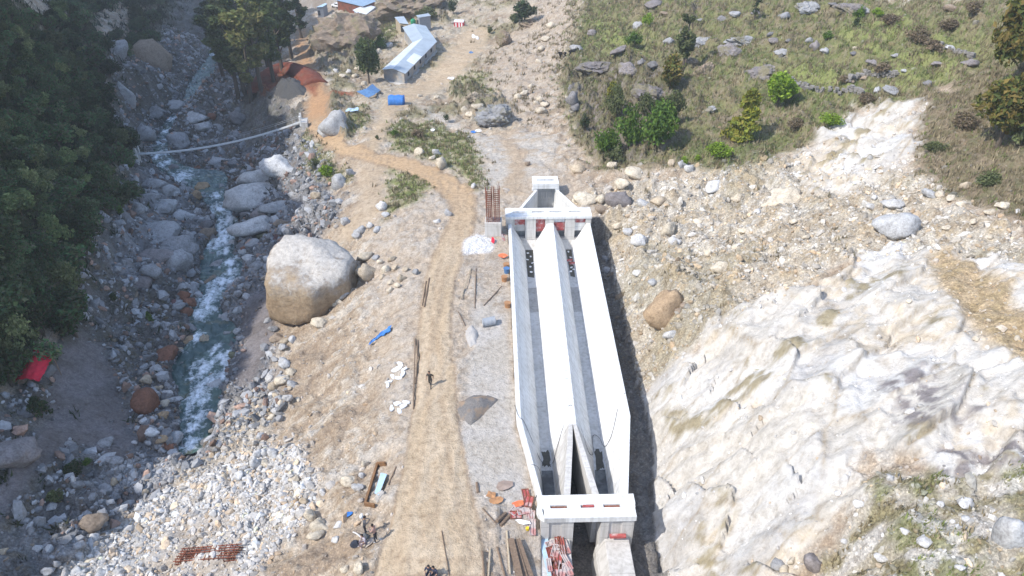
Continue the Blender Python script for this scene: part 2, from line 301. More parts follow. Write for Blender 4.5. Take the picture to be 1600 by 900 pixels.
rc = mixc(c3(.525, .49, .435), c3(.46, .427, .375), sm(NA2+NA1*.8+rg3*.3, -.5, .8)); rc = mixc(rc, c3(.57, .55, .515), sm(noise(GX*.16, GY*.16, 230)+NA2*.25, .05, .5)*.8); rc = mixc(rc, c3(.50, .42, .31), sm(noise(GX*.13+5, GY*.13, 231)+NA4*.5+NA2*.2, .1, .6)*.75); rc = mixc(rc, c3(.53, .52, .50), sm(rk_id+rg3*.15, .6, .9)*.6); rc = mixc(rc, c3(.30, .285, .275), sm(noise(AL*.16, AC*.34, 210)+NA2*.35, .25, .75)*.38)
rc = mixc(rc, c3(.30, .24, .165), np.exp(-rk_e*34)*sm(NA1, -.6, .3)*.85+np.exp(-rk2_e*30)*sm(NA4, -.3, .5)*.5); rc = mixc(rc, c3(.27, .225, .135), sm(NA1*.8+NA2*.4+noise(AL*.12, AC*.3, 233)*1.1, .5, 1.0)*.9)
paint(np.clip(Z['rock']+Z['scar'], 0, 1), rc, .12, 1.0)
paint(Z['stain']*Z['rock']*sm(NA2+NA4, -.4, .3)*.9, c3(.19, .17, .17), .1, 1.0)
paint(Z['chute'], mixc(c3(.42, .32, .20), c3(.34, .26, .15), t4), .9, 0)
sl = mixc(c3(.40, .33, .25), c3(.32, .245, .175), t1)
paint(Z['slip'], mixc(sl, c3(.46, .41, .34), t2*.5), .5)
rub = mixc(c3(.50, .475, .44), c3(.40, .36, .31), t2)
paint(Z['rubble'], rub, 1.0); paint(Z['rubblepit'], mixc(c3(.42, .36, .29), c3(.47, .43, .38), t1), .5)
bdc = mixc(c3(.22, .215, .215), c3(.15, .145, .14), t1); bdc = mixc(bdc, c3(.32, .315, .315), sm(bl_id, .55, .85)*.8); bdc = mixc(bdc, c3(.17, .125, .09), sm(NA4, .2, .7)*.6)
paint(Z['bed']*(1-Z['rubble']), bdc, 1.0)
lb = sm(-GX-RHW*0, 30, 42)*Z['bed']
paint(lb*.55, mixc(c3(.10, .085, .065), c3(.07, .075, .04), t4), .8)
paint(Z['bedrock'], mixc(c3(.24, .235, .235), c3(.15, .14, .135), sm(bl_id+NA2*.3, .3, .7)), .15, .8)
paint(Z['ltrack'], mixc(c3(.21, .19, .185), c3(.165, .145, .135), t1), .5)
paint(Z['gbar'], mixc(c3(.44, .385, .31), c3(.38, .32, .24), t1), .9); paint(Z['lgravel'], c3(.34, .33, .32), 1.0)
fo = mixc(c3(.05, .06, .03), c3(.075, .075, .042), t1)
paint(Z['forest'], fo, .2)
paint(np.where((GX < xm) | (GA < -.53), 1.0, 0.0), c3(.05, .06, .03), 0)
gp = mixc(c3(.19, .215, .075), c3(.28, .245, .15), sm(NA2+NA1, -.2, .6)); paint(Z['grass_patch'], mixc(gp, c3(.45, .40, .31), sm(NA4-NA2, .25, .7)*.7), .5)
paint(Z['outcrop'], mixc(c3(.20, .165, .13), c3(.27, .23, .18), t2), .2, .8); paint(Z['outcrop']*sm(NA1, 0, .5)*.6, c3(.15, .15, .07), .2)
rdc = mixc(c3(.50, .395, .275), c3(.45, .345, .23), t1); rdc = mixc(rdc, c3(.51, .42, .31), sm(np.sin((GX-.04*GY+NA1*.8)*3.1), .0, 1)*.4)
rdc = mixc(rdc, c3(.47, .32, .185), sm(GY, 62, 90)*.9); rdc = mixc(rdc, c3(.42, .245, .13), sm(GY, 105, 135)*.85)
paint(Z['branch'], mixc(c3(.48, .375, .255), c3(.43, .325, .215), t1), .12, 0); paint(Z['lower'], mixc(c3(.45, .36, .26), c3(.40, .31, .215), t1), .2, 0)
paint(Z['yard'], mixc(c3(.455, .41, .35), c3(.43, .355, .27), sm(NA1+NA4, .0, .6)), .5, 0); paint(Z['yardtrack'], mixc(c3(.44, .345, .245), c3(.39, .30, .21), t1), .2, 0)
paint(Z['sand'], mixc(c3(.475, .435, .385), c3(.44, .39, .325), t1), .15, 0)
redge = np.clip(Z['road']*(1-Z['road'])*4, 0, 1)
paint(Z['road'], rdc, .06, 0); rut = np.exp(-((DROAD-1.15-NA1*.25)/.28)**2)*sm(NA3+NA4*.5, -.6, .2)+np.exp(-((DROAD-2.5-NA1*.25)/.28)**2)*sm(NA3-NA4*.5, -.6, .2)
paint(np.clip(rut, 0, 1)*.55*(GY < 130), c3(.36, .265, .175), .15, 0); paint(redge*.6, c3(.29, .205, .13), .3, 0)
paint(Z['red'], mixc(c3(.26, .085, .045), c3(.22, .10, .055), t1), .4, 0)
paint(Z['chip'], c3(.66, .65, .64), 1.0)
wet = sm(edge, .9, .1)*(RD < 60); paint(wet*.7, c3(.09, .085, .08), .9)
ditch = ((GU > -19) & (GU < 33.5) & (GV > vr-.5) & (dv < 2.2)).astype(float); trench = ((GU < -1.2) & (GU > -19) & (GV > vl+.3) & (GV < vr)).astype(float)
paint(np.maximum(ditch*.8, trench*.7), mixc(c3(.17, .155, .135), c3(.11, .10, .09), t2), 1.0, 0)  # wall and recess shade put into the ground colour of ditch and trench
# ------------------------------------------------------------------ node helpers
def mat(name):
    m = bpy.data.materials.new(name); m.use_nodes = True
    nt = m.node_tree; b = nt.nodes['Principled BSDF']; b.inputs['Specular IOR Level'].default_value = .25
    return m, nt, b
def N(nt, t, **k):
    n_ = nt.nodes.new(t)
    for a, v in k.items():
        if a == 'ins':
            for q, w in v.items(): n_.inputs[q].default_value = w
        else: setattr(n_, a, v)
    return n_
def mixrgb(nt, blend, fac, a, b):
    m_ = N(nt, 'ShaderNodeMix', data_type='RGBA', blend_type=blend, clamp_result=False)
    for key, v in (('Factor', fac), ('A', a), ('B', b)):
        s = [i for i in m_.inputs if i.name == key and (i.type == ('VALUE' if key == 'Factor' else 'RGBA'))][0]
        if hasattr(v, 'is_output'): nt.links.new(v, s)
        else: s.default_value = v if key == 'Factor' else (*v, 1)
    return [o for o in m_.outputs if o.type == 'RGBA'][0]
def ramp(nt, src, *stops):
    r = N(nt, 'ShaderNodeValToRGB'); e = r.color_ramp.elements
    while len(e) < len(stops): e.new(.5)
    for q, (p_, c_) in zip(e, stops): q.position = p_; q.color = (*c_, 1) if not isinstance(c_, (int, float)) else (c_, c_, c_, 1)
    nt.links.new(src, r.inputs[0]); return r.outputs[0]
def noise_n(nt, vec, scale, detail=4, rough=.6):
    q = N(nt, 'ShaderNodeTexNoise', ins={'Scale': scale, 'Detail': detail, 'Roughness': rough}); nt.links.new(vec, q.inputs['Vector']); return q.outputs[0]
def math_n(nt, op, a, b):
    q = N(nt, 'ShaderNodeMath', operation=op)
    for i, v in enumerate((a, b)):
        if hasattr(v, 'is_output'): nt.links.new(v, q.inputs[i])
        else: q.inputs[i].default_value = v
    return q.outputs[0]
def bump(nt, b, src, strength, dist):
    q = N(nt, 'ShaderNodeBump', ins={'Strength': strength, 'Distance': dist}); nt.links.new(src, q.inputs['Height']); nt.links.new(q.outputs[0], b.inputs['Normal'])
# ground material
def ground_material():
    m_, nt, b = mat('earth and rock'); L = nt.links.new
    a = N(nt, 'ShaderNodeAttribute', attribute_name='col'); p = N(nt, 'ShaderNodeAttribute', attribute_name='peb'); r = N(nt, 'ShaderNodeAttribute', attribute_name='rkf')
    pos = N(nt, 'ShaderNodeNewGeometry').outputs['Position']
    nn = noise_n(nt, pos, 2.2, 6, .7)
    c = mixrgb(nt, 'MULTIPLY', math_n(nt, 'SUBTRACT', 1.0, math_n(nt, 'MULTIPLY', r.outputs['Fac'], .45)), a.outputs['Color'], ramp(nt, nn, (.25, (.58, .55, .52)), (.5, (1, 1, 1)), (.75, (1.28, 1.28, 1.28))))
    v = N(nt, 'ShaderNodeTexVoronoi', ins={'Scale': 3.6, 'Randomness': 1.0}); L(pos, v.inputs['Vector'])
    v2 = N(nt, 'ShaderNodeTexVoronoi', ins={'Scale': 8.5, 'Randomness': 1.0}); L(pos, v2.inputs['Vector'])
    sep = N(nt, 'ShaderNodeSeparateColor'); L(v.outputs['Color'], sep.inputs[0]); sep2 = N(nt, 'ShaderNodeSeparateColor'); L(v2.outputs['Color'], sep2.inputs[0])
    sel = math_n(nt, 'MULTIPLY', ramp(nt, sep.outputs[1], (.62, 0), (.68, 1)), p.outputs['Fac'])
    c = mixrgb(nt, 'MIX', math_n(nt, 'MULTIPLY', sel, ramp(nt, v.outputs['Distance'], (.28, 1), (.42, 0))), c, mixrgb(nt, 'MULTIPLY', 1.0, c, ramp(nt, sep.outputs[0], (0, (.75, .73, .7)), (1, (1.5, 1.47, 1.42)))))
    c = mixrgb(nt, 'MIX', math_n(nt, 'MULTIPLY', p.outputs['Fac'], .8), c, mixrgb(nt, 'MULTIPLY', 1.0, c, ramp(nt, sep2.outputs[0], (0, (.70, .68, .66)), (.6, (1, 1, 1)), (1, (1.4, 1.38, 1.34)))))
    # rock streaks along the bedding
    mp = N(nt, 'ShaderNodeMapping'); mp.inputs['Rotation'].default_value = (0, .25, math.radians(-37)); mp.inputs['Scale'].default_value = (.5, 1.4, 1.4); L(pos, mp.inputs['Vector'])
    st = noise_n(nt, mp.outputs[0], 1.0, 7, .68)
    c2 = mixrgb(nt, 'MULTIPLY', 1.0, c, ramp(nt, st, (.3, (.74, .71, .67)), (.46, (1, .99, .97)), (.7, (1.1, 1.1, 1.1))))
    c = mixrgb(nt, 'MIX', r.outputs['Fac'], c, c2)
    L(c, b.inputs['Base Color']); b.inputs['Roughness'].default_value = .95; b.inputs['Specular IOR Level'].default_value = .1
    h = math_n(nt, 'ADD', math_n(nt, 'MULTIPLY', nn, 1.0), math_n(nt, 'MULTIPLY', math_n(nt, 'SUBTRACT', .5, v.outputs['Distance']), math_n(nt, 'MULTIPLY', sel, .8)))
    h = math_n(nt, 'ADD', h, math_n(nt, 'MULTIPLY', st, math_n(nt, 'MULTIPLY', r.outputs['Fac'], .9)))
    bump(nt, b, math_n(nt, 'MULTIPLY', math_n(nt, 'SUBTRACT', 1.0, math_n(nt, 'MULTIPLY', r.outputs['Fac'], .45)), math_n(nt, 'ADD', h, math_n(nt, 'MULTIPLY', noise_n(nt, pos, 7.5, 4, .7), .6))), .9, .2)
    return m_
M_GROUND = ground_material()
# ------------------------------------------------------------------ tags / mesh builder
def tag(o, label=None, cat=None, group=None, kind=None):
    if label: o['label'] = label
    if cat: o['category'] = cat
    if group: o['group'] = group
    if kind: o['kind'] = kind
    return o
def mesh_np(name, co, tris, quads=None, smooth_=False):
    me = bpy.data.meshes.new(name); co = np.asarray(co, np.float32)
    faces = tris if quads is None else quads; k = faces.shape[1]; nf = len(faces)
    me.vertices.add(len(co)); me.vertices.foreach_set('co', co.ravel())
    me.loops.add(nf*k); me.loops.foreach_set('vertex_index', faces.astype(np.int32).ravel())
    me.polygons.add(nf); me.polygons.foreach_set('loop_start', np.arange(0, nf*k, k, dtype=np.int32))
    me.polygons.foreach_set('use_smooth', np.full(nf, smooth_, bool))
    me.update(calc_edges=True); me.validate(); return me
def attr_col(me, colours, name='col'):
    at_ = me.attributes.new(name, 'FLOAT_COLOR', 'POINT'); c = np.c_[np.asarray(colours, np.float32), np.ones(len(colours), np.float32)]
    at_.data.foreach_set('color', c.astype(np.float32).ravel())
def attr_f(me, vals, name):
    at_ = me.attributes.new(name, 'FLOAT', 'POINT'); at_.data.foreach_set('value', np.asarray(vals, np.float32))
def link(me, name, m_=None, parent=None):
    o = bpy.data.objects.new(name, me); C.objects.link(o)
    if m_: me.materials.append(m_)
    if parent: o.parent = parent
    return o
# ground split into its kinds of surface
zid = np.zeros(GX.shape, int)
def own(mask, k):
    zid[mask > .5] = k
own(Z['hill'], 3); own(Z['scrub'], 3); own(Z['bed'], 4); own(Z['rubble'], 0); own(Z['forest'], 5)
own(np.where((GX < xm) & (GY > -200), 1., 0.), 6); own(np.clip(Z['rock']+Z['scar'], 0, 1), 2); own(Z['chute'], 0)
own(np.maximum.reduce([Z['road'], Z['branch'], Z['lower']]), 1); own(Z['ltrack'], 7)
J, I = np.meshgrid(np.arange(NY-1), np.arange(NA-1), indexing='ij')
q = np.stack([J*NA+I, J*NA+I+1, (J+1)*NA+I+1, (J+1)*NA+I], -1).reshape(-1, 4)
fz = zid[:-1, :-1].ravel()
GCO = np.stack([GX, GY, GZ], -1).reshape(-1, 3); GCL = col.reshape(-1, 3)
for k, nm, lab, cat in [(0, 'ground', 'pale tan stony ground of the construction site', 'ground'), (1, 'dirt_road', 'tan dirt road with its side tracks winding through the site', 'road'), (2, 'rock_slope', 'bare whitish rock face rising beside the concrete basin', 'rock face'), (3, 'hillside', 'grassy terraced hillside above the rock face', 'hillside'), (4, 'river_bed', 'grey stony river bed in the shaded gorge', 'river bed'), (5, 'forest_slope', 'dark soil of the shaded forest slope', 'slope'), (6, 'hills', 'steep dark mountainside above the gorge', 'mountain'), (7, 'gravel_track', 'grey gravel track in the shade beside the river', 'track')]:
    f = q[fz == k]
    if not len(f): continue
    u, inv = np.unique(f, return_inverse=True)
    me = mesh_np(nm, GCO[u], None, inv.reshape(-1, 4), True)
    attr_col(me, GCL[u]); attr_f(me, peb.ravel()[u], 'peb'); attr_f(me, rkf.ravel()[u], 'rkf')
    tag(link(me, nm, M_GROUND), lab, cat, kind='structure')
# ------------------------------------------------------------------ river
def water_material():
    m_, nt, b = mat('river water'); L = nt.links.new
    a = N(nt, 'ShaderNodeAttribute', attribute_name='col'); f = N(nt, 'ShaderNodeAttribute', attribute_name='foam')
    pos = N(nt, 'ShaderNodeNewGeometry').outputs['Position']
    nn = noise_n(nt, pos, 1.6, 8, .78)
    ff = ramp(nt, math_n(nt, 'ADD', f.outputs['Fac'], math_n(nt, 'MULTIPLY', math_n(nt, 'SUBTRACT', nn, .5), 2.6)), (.30, 0), (.55, .35), (.95, 1))
    L(mixrgb(nt, 'MIX', ff, a.outputs['Color'], (.80, .84, .86)), b.inputs['Base Color'])
    L(ramp(nt, ff, (0, .12), (1, .7)), b.inputs['Roughness']); b.inputs['IOR'].default_value = 1.33; b.inputs['Specular IOR Level'].default_value = .5
    bump(nt, b, noise_n(nt, pos, 3.5, 4, .6), .5, .12)
    return m_
M_WATER = water_material()
RC2 = chaikin(RC, 2); seg = np.r_[0, np.cumsum(np.hypot(np.diff(RC2[:, 0]), np.diff(RC2[:, 1])))]
ns = int(seg[-1]/.22); ss = np.linspace(0, seg[-1], ns); R4 = np.stack([np.interp(ss, seg, RC2[:, k]) for k in range(4)], 1)
tan = np.gradient(R4[:, :2], axis=0); tan /= np.linalg.norm(tan, axis=1)[:, None]+1e-9; ker = np.ones(25)/25
tan = np.stack([np.convolve(np.pad(tan[:, k], 12, 'edge'), ker, 'valid') for k in (0, 1)], 1); tan /= np.linalg.norm(tan, axis=1)[:, None]
nw = 61; w = np.linspace(-1, 1, nw)
half = R4[:, 3]*1.0+.35
WX = R4[:, 0][:, None]+tan[:, 1][:, None]*half[:, None]*w; WY = R4[:, 1][:, None]-tan[:, 0][:, None]*half[:, None]*w
FOAM = [(300,158,9),(268,186,9),(258,206,8),(252,222,9),(247,243,11),(256,256,9),(281,276,15),(338,306,8),(345,325,13),(357,344,14),(352,362,13),(346,376,17),(352,392,8),(362,410,10),(362,426,10),(350,440,14),(336,452,12),(326,468,14),(320,486,14),(316,494,8),(352,560,14),(362,578,14),(345,592,10),(305,528,9),(318,575,14),(322,600,14),(312,590,8),(308,622,14),(310,650,12),(302,670,11),(298,690,12),(345,60,8),(336,84,7),(326,600,8),(338,546,8)]
fo_ = np.zeros(WX.shape)
for a, b, r in FOAM:
    p = river_pt(a, b); rr = r*depth_of(p)/FOC*1.05
    fo_ = np.maximum(fo_, 1.15-.55*np.hypot(WX-p[0], (WY-p[1])*.62)/rr)
fl = fbm(ss[:, None]*.55+np.zeros_like(WX), w[None]*half[:, None]*1.5, 4, 41)
fo_ = np.clip(fo_, -.2, 1)*.8+fl*.30+.0
WZ = R4[:, 2][:, None]+fbm(WX*1.1, WY*1.1, 4, 43)*.18+np.clip(fo_, 0, 1)*.14*(1+fbm(WX*2.2, WY*2.2, 2, 47))-.02
wc = mixc(c3(.04, .075, .072), c3(.075, .12, .10), sm(fbm(WX*.3, WY*.3, 3, 44), -.4, .5)); wc = mixc(wc, c3(.12, .12, .07), sm(fbm(WX*.5, WY*.5, 2, 46), .35, .7)*.6)
JJ, II = np.meshgrid(np.arange(ns-1), np.arange(nw-1), indexing='ij')
wq = np.stack([JJ*nw+II, JJ*nw+II+1, (JJ+1)*nw+II+1, (JJ+1)*nw+II], -1).reshape(-1, 4)[:, ::-1]
me = mesh_np('river', np.stack([WX, WY, WZ], -1).reshape(-1, 3), None, wq, True); attr_col(me, wc.reshape(-1, 3)); attr_f(me, fo_.ravel(), 'foam')
tag(link(me, 'river', M_WATER), 'blue grey mountain river foaming white between boulders in the shaded gorge', 'river', kind='structure')
# ------------------------------------------------------------------ builders for man-made things
class MB:
    def __init__(s): s.v = []; s.f = []
    def add(s, vs, fs):
        o = len(s.v); s.v += [tuple(map(float, p)) for p in vs]; s.f += [tuple(i+o for i in f) for f in fs]; return s
    def hexa(s, p): return s.add(p, [(3, 2, 1, 0), (4, 5, 6, 7), (0, 1, 5, 4), (1, 2, 6, 5), (2, 3, 7, 6), (3, 0, 4, 7)])
    def box(s, c, size, rz=0, rx=0, ry=0):
        R = (Matrix.Rotation(rz, 3, 'Z') @ Matrix.Rotation(ry, 3, 'Y') @ Matrix.Rotation(rx, 3, 'X'))
        P = [Vector(c)+R @ Vector((size[0]/2*i, size[1]/2*j, size[2]/2*k)) for k in (-1, 1) for i, j in ((-1, -1), (1, -1), (1, 1), (-1, 1))]
        return s.hexa(P)
    def bar(s, a, b, w=.05, h=None):
        a = Vector(a); b = Vector(b); d = b-a
        if d.length < 1e-5: return s
        z = Vector((0, 0, 1)); x = d.normalized().cross(z)
        if x.length < .05: x = Vector((1, 0, 0))
        x.normalize(); y = x.cross(d.normalized()); h = h or w
        P = [q+x*(w/2*i)+y*(h/2*j) for q in (a, b) for i, j in ((-1, -1), (1, -1), (1, 1), (-1, 1))]
        return s.hexa(P)
    def tube(s, pts, r, k=7, caps=True):
        pts = [Vector(p) for p in pts]; rs = r if isinstance(r, (list, tuple)) else [r]*len(pts)
        vs = []; m = len(pts)
        for i, p in enumerate(pts):
            d = (pts[min(i+1, m-1)]-pts[max(i-1, 0)]).normalized(); a = d.cross(Vector((.3, .2, 1))); a = a.normalized() if a.length > .05 else Vector((1, 0, 0)); b = d.cross(a)
            vs += [p+(a*math.cos(6.2832*j/k)+b*math.sin(6.2832*j/k))*rs[i] for j in range(k)]
        fs = [(i*k+j, i*k+(j+1) % k, (i+1)*k+(j+1) % k, (i+1)*k+j) for i in range(m-1) for j in range(k)]
        if caps: fs += [tuple(range(k-1, -1, -1)), tuple((m-1)*k+j for j in range(k))]
        return s.add(vs, fs)
    def prism(s, poly, z0, z1):
        k = len(poly); z0 = z0 if hasattr(z0, '__len__') else [z0]*k; z1 = z1 if hasattr(z1, '__len__') else [z1]*k
        return s.add([(x, y, z0[i]) for i, (x, y) in enumerate(poly)]+[(x, y, z1[i]) for i, (x, y) in enumerate(poly)],
                     [tuple(range(k-1, -1, -1)), tuple(range(k, 2*k))]+[(i, (i+1) % k, k+(i+1) % k, k+i) for i in range(k)])
    def loft(s, secs, caps=True):
        k = len(secs[0]); m = len(secs)
        fs = [(i*k+j, i*k+(j+1) % k, (i+1)*k+(j+1) % k, (i+1)*k+j) for i in range(m-1) for j in range(k)]
        if caps: fs += [tuple(range(k-1, -1, -1)), tuple((m-1)*k+j for j in range(k))]
        return s.add([p for q in secs for p in q], fs)
    def build(s, name, m_, parent=None, org=(0, 0, 0), smooth_=False, bev=0):
        me = bpy.data.meshes.new(name); o_ = Vector(org)
        me.from_pydata([Vector(p)-o_ for p in s.v], [], s.f)
        bm = bmesh.new(); bm.from_mesh(me); bmesh.ops.recalc_face_normals(bm, faces=bm.faces)
        if bev: bmesh.ops.bevel(bm, geom=[e for e in bm.edges if len(e.link_faces) == 2 and e.calc_face_angle(0) > .6], offset=bev, segments=1, affect='EDGES', clamp_overlap=True)
        bm.to_mesh(me); bm.free()
        if smooth_: me.polygons.foreach_set('use_smooth', [True]*len(me.polygons))
        o = link(me, name, m_, parent)
        if parent is None: o.location = o_
        return o
def thing(name, loc, label, cat, group=None):
    o = bpy.data.objects.new(name, None); C.objects.link(o); o.location = loc; o.empty_display_size = .3
    return tag(o, label, cat, group)
def simple_mat(name, c, rough=.7, var=.25, scale=3, metal=0, bmp=0, spec=.25, second=None, s2=.7, obj=True):
    m_, nt, b = mat(name)
    pos = N(nt, 'ShaderNodeTexCoord').outputs['Object'] if obj else N(nt, 'ShaderNodeNewGeometry').outputs['Position']
    nn = noise_n(nt, pos, scale, 5, .65)
    out = mixrgb(nt, 'MULTIPLY', 1.0, c, ramp(nt, nn, (.28, (1-var,)*3), (.72, (1+var*.6,)*3)))
    if second: out = mixrgb(nt, 'MIX', ramp(nt, noise_n(nt, pos, s2, 4, .6), (.48, 0), (.62, 1)), out, second)
    nt.links.new(out, b.inputs['Base Color']); b.inputs['Roughness'].default_value = rough; b.inputs['Metallic'].default_value = metal; b.inputs['Specular IOR Level'].default_value = spec
    if bmp: bump(nt, b, nn, .6, bmp)
    return m_
def concrete_mat(name, c, dirt):
    m_, nt, b = mat(name); pos = N(nt, 'ShaderNodeNewGeometry').outputs['Position']
    a = ramp(nt, noise_n(nt, pos, .55, 6, .6), (.3, (.84, .83, .81)), (.62, (1.04, 1.04, 1.04)))
    mp = N(nt, 'ShaderNodeMapping'); mp.inputs['Scale'].default_value = (3.0, 3.0, .25); nt.links.new(pos, mp.inputs['Vector'])
    st = ramp(nt, noise_n(nt, mp.outputs[0], 1.2, 5, .6), (.35, (.80, .79, .77)), (.55, (1, 1, 1)))
    o = mixrgb(nt, 'MULTIPLY', 1.0, mixrgb(nt, 'MULTIPLY', .8, c, a), st)
    o = mixrgb(nt, 'MIX', math_n(nt, 'MULTIPLY', ramp(nt, noise_n(nt, pos, 1.6, 6, .7), (.56, 0), (.74, 1)), dirt), o, (.24, .215, .19))
    sx = N(nt, 'ShaderNodeSeparateXYZ'); nt.links.new(pos, sx.inputs[0])
    for ch, per, w_ in (('Y', 2.44, .016), ('Z', 1.22, .03)):
        fr = math_n(nt, 'FRACT', math_n(nt, 'DIVIDE', sx.outputs[ch], per), 0); o = mixrgb(nt, 'MULTIPLY', math_n(nt, 'LESS_THAN', fr, w_), o, (.70, .69, .68))
    nt.links.new(o, b.inputs['Base Color']); b.inputs['Roughness'].default_value = .88; b.inputs['Specular IOR Level'].default_value = .15
    bump(nt, b, noise_n(nt, pos, 9, 5, .6), .25, .02); return m_
M_CONC = concrete_mat('raw concrete', (.72, .715, .69), .2)
M_CONC2 = concrete_mat('weathered concrete', (.55, .525, .485), .5)
M_FLOOR = concrete_mat('damp concrete floor', (.50, .50, .49), .7)
M_RUST = simple_mat('rusty steel', (.24, .085, .05), .85, .4, 6, second=(.13, .06, .04))
M_REDP = simple_mat('red oxide painted steel', (.42, .10, .09), .6, .4, 4, second=(.50, .36, .34), s2=1.6)
M_DARK = simple_mat('dark void', (.035, .037, .04), .9, .2)
M_PALESTEEL = simple_mat('pale props', (.6, .58, .54), .7, .2)
M_WOOD = simple_mat('grey brown timber', (.20, .14, .095), .85, .4, 8)
M_PALEWOOD = simple_mat('pale bamboo', (.45, .37, .26), .8, .3, 8)
M_ORANGE = simple_mat('orange plastic', (.72, .17, .07), .5, .15)
M_BLUE = simple_mat('blue tarpaulin', (.05, .19, .52), .55, .3, 2.5, bmp=.05)
M_BLUE2 = simple_mat('faded blue tarpaulin', (.09, .19, .36), .6, .35, 2, bmp=.05)
M_PALEBLUE = simple_mat('pale blue sheet metal', (.42, .55, .66), .45, .15, 3)
M_REDT = simple_mat('red tarpaulin', (.62, .02, .045), .6, .25, 3, bmp=.05)
M_WHITE = simple_mat('white plastic', (.75, .75, .74), .6, .1)
M_CABLE = simple_mat('black cable', (.05, .05, .05), .6, .1)
P3 = lambda u, v, z: tuple(bw(u, v, z))
def bv(u, tab): return float(np.interp(u, tab[0], tab[1]))
TOP = .6
T = dict(lo=([-8.5, -.2, 31], [1.31, 0, 0]), li=([-8.5, -.2, 31], [1.66, .35, .35]), l1=([-8.5, -.2, 31], [1.72, 1.92, 1.92]), l2=([-8.5, -.2, 31], [2.86, 2.74, 2.9]), dl=([-8.5, -1.0, 31], [2.95, 4.0, 4.42]),
         dr=([-8.5, -1.0, 31], [5.61, 4.62, 5.15]), r1=([-8.5, -.2, 31], [5.70, 6.15, 6.55]), r2=([-8.5, -.2, 31], [6.75, 6.95, 7.35]), ri=([-8.5, -.2, 31], [6.92, 8.48, 8.92]), ro=([-8.5, -.2, 31], [7.46, 8.95, 9.35]))
def zf(u): return float(np.interp(u, [-9, 0, 30], [-2.95, -2.6, -2.35]))
basin = thing('settling_basin', P3(15, 4.6, -3), 'long twin chamber white concrete settling basin with gate frames at both ends', 'settling basin')
BO = basin.location[:]
us = [-8.5, -5, -2.5, -1.0, -.2, 4, 8, 12, 16, 20, 24, 28, 31.0]
def wall(sec, ulist): m_ = MB(); m_.loft([[P3(u, *p) for p in sec(u)] for u in ulist]); return m_
w1 = wall(lambda u: [(bv(u, T['lo']), TOP), (bv(u, T['li']), TOP), (bv(u, T['l1']), zf(u)), (bv(u, T['l1']), zf(u)-.5), (bv(u, T['lo']), zf(u)-.5)], us).build('side_wall', M_CONC, basin, BO, bev=.02)
w2 = wall(lambda u: [(bv(u, T['ro']), TOP), (bv(u, T['ri']), TOP), (bv(u, T['r2']), zf(u)), (bv(u, T['r2']), zf(u)-.7), (bv(u, T['ro']), zf(u)-.7)], us).build('side_wall', M_CONC, basin, BO, bev=.02)
dv_ = wall(lambda u: [(bv(u, T['dl']), TOP), (bv(u, T['dr']), TOP), (bv(u, T['r1']), zf(u)), (bv(u, T['r1']), zf(u)-.5), (bv(u, T['l2']), zf(u)-.5), (bv(u, T['l2']), zf(u))], [u for u in us if u >= -1.0]).build('divider_wall', M_CONC, basin, BO, bev=.02)
ap = (-1.62, 4.33); uv_ = [-8.5, -7, -5, -3, -1.0]
def vin(u, a, b): return float(np.interp(u, [-8.5, -1.62, -1.0], [a, b, b]))
wall(lambda u: [(bv(u, T['dl']), TOP), (vin(u, 3.44, 4.325), TOP), (vin(u, 3.5, 4.325), zf(u)-.9), (bv(u, T['l2']), zf(u)-.9), (bv(u, T['l2']), zf(u))], uv_).build('outlet_wall', M_CONC2, basin, BO, bev=.015)
wall(lambda u: [(bv(u, T['dr']), TOP), (vin(u, 5.12, 4.335), TOP), (vin(u, 5.05, 4.335), zf(u)-.9), (bv(u, T['r1']), zf(u)-.9), (bv(u, T['r1']), zf(u))], uv_).build('outlet_wall', M_CONC2, basin, BO, bev=.015)
for a, b in (('l1', 'l2'), ('r1', 'r2')):
    f_ = MB(); f_.loft([[P3(u, bv(u, T[a])-.02, zf(u)+.01), P3(u, bv(u, T[b])+.02, zf(u)+.01), P3(u, bv(u, T[b])+.02, zf(u)-.3), P3(u, bv(u, T[a])-.02, zf(u)-.3)] for u in us]); f_.build('channel_floor', M_FLOOR, basin, BO)
    i_ = 'li' if a == 'l1' else 'dr'; o_ = 'dl' if a == 'l1' else 'ri'
    e_ = MB(); e_.add([P3(30.98, bv(31, T[i_])+.0, -1.55), P3(30.98, bv(31, T[o_])-.0, -1.55), P3(30.1, bv(31, T[b])+.05, zf(30)+.02), P3(30.1, bv(31, T[a])-.05, zf(30)+.02), P3(31.0, bv(31, T[i_]), -2.6), P3(31.0, bv(31, T[o_]), -2.6)], [(0, 3, 2, 1), (0, 1, 5, 4), (0, 4, 3), (1, 2, 5), (2, 3, 4, 5)])
    e_.build('end_slope', M_CONC2, basin, BO)
# gate frame at the far end
UF = 31.02
ops = [(.72, 1.95), (3.15, 4.22), (5.2, 6.5), (7.6, 8.82)]
gf = MB(); prev = -.25
for a, b in ops+[(9.45, 9.45)]:
    gf.hexa([P3(u, v, z) for z in (-3.4, 1.18) for u, v in ((UF, prev), (UF, a), (UF+.55, a), (UF+.55, prev))]); prev = b
for a, b in ops: gf.hexa([P3(u, v, z) for z in (-3.4, -1.38) for u, v in ((UF+.01, a), (UF+.01, b), (UF+.54, b), (UF+.54, a))])
head = gf.build('gate_wall', M_CONC2, basin, BO)
bm_ = MB(); slots = [(.55, 1.95), (2.75, 4.15), (4.75, 6.15), (6.95, 8.4)]
def slab(mb, u0, u1, v0, v1, z0, z1): mb.hexa([P3(u, v, z) for z in (z0, z1) for u, v in ((u0, v0), (u0, v1), (u1, v1), (u1, v0))])
slab(bm_, UF-.08, UF+.95, -.3, 9.5, 1.18, 1.5); slab(bm_, UF+1.3, UF+2.05, -.3, 9.5, 1.18, 1.5); prev = -.3
